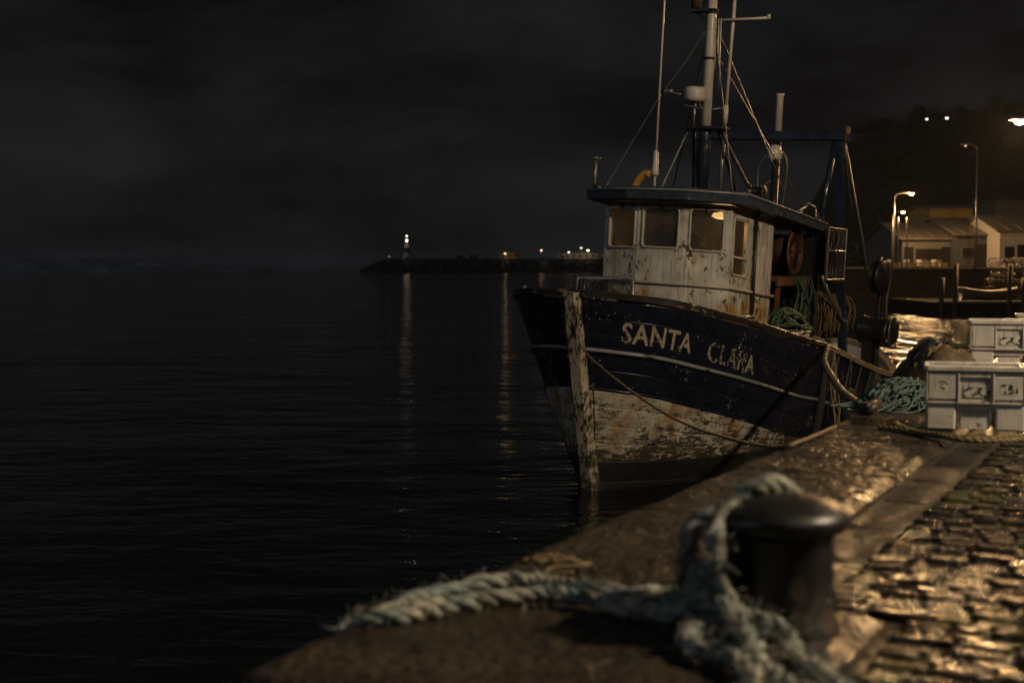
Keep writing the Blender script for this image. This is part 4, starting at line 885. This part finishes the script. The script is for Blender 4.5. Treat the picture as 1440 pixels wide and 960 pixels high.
shed('warehouse', 'white walled shed with a brown roof at the right edge', at(1405, 400, 146).x, at(1490, 400, 146).x, 146, 14, 3.7, 1.9, 'shed_white', 'tin_roof', ((.16, .9, .05, 2.2, 'door'), (.38, 1.0, 1.2, 2.4, 'window')))
shed('warehouse', 'ochre building rising behind the grey warehouse roof', at(1306, 400, 182).x, at(1366, 400, 182).x, 182, 10, 7.6, .6, 'shed_yellow', 'tin_roof', ((.2, 1, 4.5, 5.6, 'window'), (.5, 1, 4.5, 5.6, 'window'), (.8, 1, 4.5, 5.6, 'window')))
shed('warehouse', 'pale block rising behind the white walled shed', at(1398, 400, 186).x, at(1450, 400, 186).x, 186, 10, 8.6, .4, 'shed_wall', 'tin_roof', ((.3, 1, 5.5, 6.8, 'window'), (.7, 1, 5.5, 6.8, 'window')))
# barrels and boxes along the far quay
mb = MB(); mb.lathe([(.27, 0), (.29, .02), (.29, .3), (.30, .31), (.29, .33), (.29, .6), (.30, .62), (.29, .64), (.29, .88), (.26, .9)], n=12); dm = mb.mesh('drum', M['shed_white'])
bx = MB().box((0, 0, .3), (.8, .6, .6), bevel=.03).box((0, 0, .61), (.86, .66, .05)).mesh('box', M['shed_yellow'])
R3 = random.Random(11)
for i in range(9):
    p = at(1240 + i * 11 + R3.uniform(-3, 3), 377, FQ + 3 + R3.uniform(0, 4)); p.z = QF
    if i % 2: o = tag(link('oil_drum', dm), 'pale oil drum standing on the far quay before the warehouses', 'drum', 'oil drums on the far quay')
    else: o = tag(link('storage_box', bx), 'wooden box standing on the far quay before the warehouses', 'box', 'boxes on the far quay')
    o.location = p; o.rotation_euler = (0, 0, R3.uniform(0, 3))
# lobster pots piled on the low pier
def pot():
    r = thing('lobster_pot', 'netted lobster pot in the pile on the low pier', 'lobster pot', (0, 0, 0), 0, 'lobster pots piled on the low pier'); mb = MB()
    a, b_, h = .5, .32, .42
    mb.tube([(-a, -b_, 0), (a, -b_, 0), (a, b_, 0), (-a, b_, 0)], .03, 5, 0, True, False)
    for x in (-a, 0, a): mb.tube([(x, b_ * cos(pi * k / 8), h * sin(pi * k / 8) * 1.15) for k in range(9)], .028, 5)
    mb.tube([(-a, 0, h * 1.15), (a, 0, h * 1.15)], .028, 5); mb.build('frame', M['rail_dark'], r)
    mb = MB()
    for i in range(9):
        x = -a + a * 2 * i / 8; mb.tube([(x, b_ * .96 * cos(pi * k / 6), h * 1.1 * sin(pi * k / 6)) for k in range(7)], .012, 3)
    for k in range(1, 6): mb.tube([(-a, b_ * .96 * cos(pi * k / 6), h * 1.1 * sin(pi * k / 6)), (a, b_ * .96 * cos(pi * k / 6), h * 1.1 * sin(pi * k / 6))], .012, 3)
    mb.build('netting', M['dark_rope'], r); return r
p0 = pot(); spots = []
for row, z in ((5, 0), (4, .47), (4, .94), (3, 1.41), (2, 1.88), (2, 2.35)):
    for i in range(row): spots.append((i, row, z))
for k, (i, row, z) in enumerate(spots):
    o = p0 if k == 0 else copy_tree(p0)
    o.location = (33.6 - row * .42 + i * 1.12 + R3.uniform(-.3, .3), 95.5 + R3.uniform(-.3, .3), .95 + z + R3.uniform(0, .03)); o.rotation_euler = (R3.uniform(-.08, .08), R3.uniform(-.14, .14), R3.uniform(-.7, .7))
# an old skiff hauled out on the low pier
sk = thing('rowing_skiff', 'small old skiff hauled out on the low pier before the pots', 'rowing boat', (31.3, 93.4, 1.0), radians(4))
rows = []
for i in range(13):
    f_ = i / 12; x = -1.9 + 3.8 * f_; b_ = .62 * math.sqrt(max(0.0, 1 - abs(2 * f_ - .9) ** 2.4 * .82)) * (1 if f_ < .97 else .2); sh = .62 + .22 * (2 * f_ - 1) ** 2
    rows.append([Vector((x, b_ * sin(a), sh - (sh) * cos(a) ** .7 if cos(a) > 0 else sh)) for a in [-pi / 2 + pi * k / 10 for k in range(11)]])
MB().grid(rows).build('hull', M['shed_dark'], sk)
MB().tube([r[0] for r in rows] + [r[-1] for r in rows[::-1]], .035, 5, 0, True).build('gunwale', M['shed_white'], sk)
for x in (-.6, .6): MB().box((x, 0, .45), (.22, 1.05, .04)).build('thwart', M['wood'], sk)
# timbers standing at the pier end
for i, px in enumerate((1322, 1341, 1436, 1417)):
    p = at(px, 428, 92.2); o = tag(MB().tube([(0, 0, -1.5), (0, 0, 1.0), (0.05, 0, 1.9 + .9 * (i % 2))], .16, 8).build('pier_pile', M['bark']), 'weathered timber pile standing at the edge of the low pier', 'pile', 'timber piles of the low pier'); o.location = (p.x, p.y - .3, .6)

# ------------------------------------------------------------------ breakwater and lighthouse
BD = 800.0
def bx_(px): return at(px, 375, BD).x
rows = []
NX = 150
for j, (dy, zk) in enumerate([(0, -.15), (3, .25), (6, .55), (9, .82), (12, 1.0), (24, 1.0), (34, -.2)]):
    row = []
    for i in range(NX + 1):
        px = 503 + (1180 - 503) * i / NX; k = min(1, max(0, (px - 503) / 38)) ** .6
        hgt = 7.6 * k + .9 * noise.noise((i * .45, j * .7, 0)) * (zk > .1); row.append(Vector((bx_(px), BD + dy, zk * hgt)))
    rows.append(row)
tag(MB().grid(rows, 0, False).build('breakwater', M['rock']), kind='structure')
rk = [MB().box((0, 0, 0), (1, .9, .7), Matrix.Rotation(.4, 3, 'Y'), 0, .7, .12).mesh('boulder', M['rock'])]
mb = MB(); R4 = random.Random(2)
for i in range(420):
    px = R4.uniform(506, 1100); t_ = R4.random(); k = min(1, max(.1, (px - 503) / 38)) ** .6; s_ = R4.uniform(.9, 2.2)
    mb.box((bx_(px), BD - 1 + t_ * 12, t_ * 7.3 * k), (s_ * 1.3, s_, s_ * .9), Matrix.Rotation(R4.uniform(0, 3), 3, 'Z') @ Matrix.Rotation(R4.uniform(-.6, .6), 3, 'X'), 0, .7)
tag(mb.build('boulders', M['rock']), kind='stuff')
lx = bx_(569); lb = 7.3
lh = thing('lighthouse', 'lighthouse with two lit lanterns at the end of the breakwater', 'lighthouse', (lx, BD + 17, lb))
MB().lathe([(2.6, 0), (2.6, 1.4), (1.9, 1.5), (1.75, 4), (1.45, 9.6)], n=20).build('tower', M['shed_white'], lh)
MB().lathe([(1.75, 4.2), (1.77, 4.3), (1.62, 6.6), (1.6, 6.7)], n=20).build('painted_band', M['rust'], lh)
MB().lathe([(1.5, 9.6), (2.1, 9.75), (2.1, 10.0), (1.2, 10.05)], n=20).build('gallery', M['shed_dark'], lh)
mb = MB()
for k in range(12): mb.tube([(2.0 * cos(k * pi / 6), 2.0 * sin(k * pi / 6), 10.0), (2.0 * cos(k * pi / 6), 2.0 * sin(k * pi / 6), 10.9)], .05, 4)
mb.tube([(2.0 * cos(k * pi / 12), 2.0 * sin(k * pi / 12), 10.9) for k in range(24)], .05, 4, 0, True); mb.build('gallery_railing', M['grey_metal'], lh)
MB().lathe([(.55, 10.05), (.62, 10.5), (.62, 11.2), (.5, 11.6)], n=16).build('lantern', M['lamp_white'], lh)
MB().lathe([(1.1, 11.65), (.9, 12.0), (.3, 12.5), (.15, 12.9)], n=16).build('lantern_roof', M['shed_dark'], lh)
MB().lathe([(.1, 12.9), (.45, 13.1), (.5, 13.5), (.3, 13.9)], n=12).build('top_lamp', M['lamp_white'], lh)
for k in range(4): MB().box((0, -2.62 + k * .25 if k == 0 else -1.72 + k * .06, 1.0 if k == 0 else 2.0 + k * 1.9), (.9 if k == 0 else .5, .12, 1.6 if k == 0 else .8)).build('door' if k == 0 else 'window', M['shed_dark'], lh)
def lh_light(name, par, loc, e, c, r): 
    L = bpy.data.lights.new(name, 'POINT'); L.energy = e; L.color = c; L.shadow_soft_size = r
    o = bpy.data.objects.new(name, L); COL.objects.link(o); o.parent = par; o.location = loc
lh_light('lantern_light', lh, (0, -3.2, 11.2), 150, (1, .72, .45), .7)
def small_building(name, label, px0, px1, dep, hgt, wall, n, lit=0):
    o = thing(name, label, 'building', (bx_(px0), BD + 14, 7.4)); Wd = bx_(px1) - bx_(px0)
    MB().prism([(0, 0), (Wd, 0), (Wd, dep), (0, dep)], 0, hgt).build('wall', M[wall], o); MB().box((Wd / 2, dep / 2, hgt + .15), (Wd + .6, dep + .6, .3)).build('roof', M['shed_dark'], o)
    for i in range(n): MB().box((Wd * (i + .5) / n, -.05, hgt * .55), (1.2, .12, 1.1)).build('window', M['black_iron'], o)
    MB().box((Wd * .12, -.05, 1.05), (1.1, .14, 2.1)).build('door', M['shed_dark'], o); return o
small_building('harbour_hut', 'ochre building lit by a lamp on the breakwater', 704, 730, 7, 4.2, 'shed_yellow', 3)
small_building('harbour_hut', 'long white building on the breakwater beside the wheelhouse', 785, 850, 8, 3.6, 'shed_white', 7)
small_building('harbour_hut', 'low pale hut between the lighthouse and the ochre building', 660, 671, 5, 2.2, 'shed_wall', 1)
small_building('harbour_hut', 'smallest low hut, nearest the lighthouse', 641, 650, 5, 2.0, 'shed_wall', 1)
for (px, py, pw, glow, lb_) in ((709.5, 356, 100, 'lamp_far', 'lamp in front of the ochre breakwater building'), (760.5, 351.5, 135, 'lamp_far', 'lone lamp post between the ochre and white breakwater buildings'), (799, 354, 70, 'lamp_white', 'lower white lamp before the long white building'), (816.5, 348, 120, 'lamp_far', 'tallest lamp over the long white building'), (826, 351.5, 70, 'lamp_warm', 'dim warm lamp over the long white building nearest the boat'), (546.5, 360, 0, 'lamp_dim', 'small dim lamp at the left end of the breakwater')):
    p = at(px, py, BD + 10); street_lamp(lb_, (p.x, BD + 10, 7.0), max(.9, p.z - 7.0), .0, glow, pw, lens=(1.1, .62 if glow != 'lamp_dim' else .4, .6), pole_r=.13, group='lamps along the breakwater', light_r=.6)

# ------------------------------------------------------------------ trees
def tree_mesh(seed, hgt, wid):
    R_ = random.Random(seed); tr = MB(); tr.tube([(0, 0, -1), (.05, 0, hgt * .3), (.1, .05, hgt * .7)], [.28, .2, .1], 7); cr_ = MB(); blobs = []
    for k in range(9):
        a = R_.uniform(0, 2 * pi); r = R_.uniform(.1, .42) * wid; z = hgt * R_.uniform(.42, .86); tip = Vector((r * cos(a), r * sin(a), z)); tr.tube([(0.06, 0, hgt * R_.uniform(.25, .5)), tip * .6 + Vector((0, 0, z * .33)), tip], [.1, .06, .03], 5); blobs.append((tip, R_.uniform(.16, .30) * wid))
    for c, r in blobs:
        for k in range(90):
            d = Vector((R_.gauss(0, 1), R_.gauss(0, 1), R_.gauss(0, .75))).normalized() * r * R_.uniform(.35, 1.08); p = c + d; s_ = R_.uniform(.16, .38); a_ = Vector((R_.gauss(0, 1), R_.gauss(0, 1), R_.gauss(0, 1))).normalized(); b_ = a_.orthogonal().normalized(); c2_ = a_.cross(b_)
            cr_.add([p - b_ * s_, p + c2_ * s_ * .6, p + b_ * s_, p - c2_ * s_ * .6], [(0, 1, 2, 3)])
    return tr.mesh('trunk', M['bark']), cr_.mesh('crown', M['leaf'])
TM = [tree_mesh(40, 9, 8), tree_mesh(41, 7.5, 9), tree_mesh(42, 11, 8)]
def tree(px, d, k, label, group, sc_=1.0, dz=0):
    x = (px - 720) / F * d; o = thing('tree', label, 'tree', (x, d, hill_z(x, d) + dz), rnd.uniform(0, 6), group); o.scale = (sc_,) * 3
    link('trunk', TM[k][0], o); link('crown', TM[k][1], o)
R5 = random.Random(8)
for px in (1202, 1212, 1222, 1232, 1243, 1257, 1264, 1282, 1289, 1296, 1312, 1318, 1326, 1341, 1350, 1357, 1366, 1374, 1384, 1395, 1407, 1418, 1428, 1438, 1447): tree(px, 400 + R5.uniform(-6, 6), R5.randrange(3), 'dark tree standing on the hill ridge against the night sky', 'trees on the hill ridge', R5.uniform(.5, .72))
for i in range(26): tree(R5.uniform(1195, 1440), R5.uniform(230, 370), R5.randrange(3), 'dark tree on the slope of the hill behind the warehouses', 'trees on the hillside', R5.uniform(.45, .75))
for px, d in ((1206, 172), (1216, 178), (1226, 170), (1236, 178), (1247, 172), (1256, 180), (1294, 200), (1380, 205)): tree(px, d, R5.randrange(3), 'lamplit tree at the foot of the hill beside the street lamps', 'trees beside the street lamps', R5.uniform(.38, .55), 0)

# ------------------------------------------------------------------ thin night mist
hz = MB().box((0, 3375, 28), (7200, 7450, 66)); hm = bpy.data.materials.new('thin_mist'); hm.use_nodes = True; hn = hm.node_tree.nodes
hn.remove(hn['Principled BSDF']); pv = hn.new('ShaderNodeVolumePrincipled'); pv.inputs['Color'].default_value = (.95, .95, .97, 1); pv.inputs['Density'].default_value = .00006
hm.node_tree.links.new(pv.outputs[0], hn['Material Output'].inputs['Volume']); tag(hz.build('haze', hm), kind='stuff')
sc.cycles.volume_bounces = 0
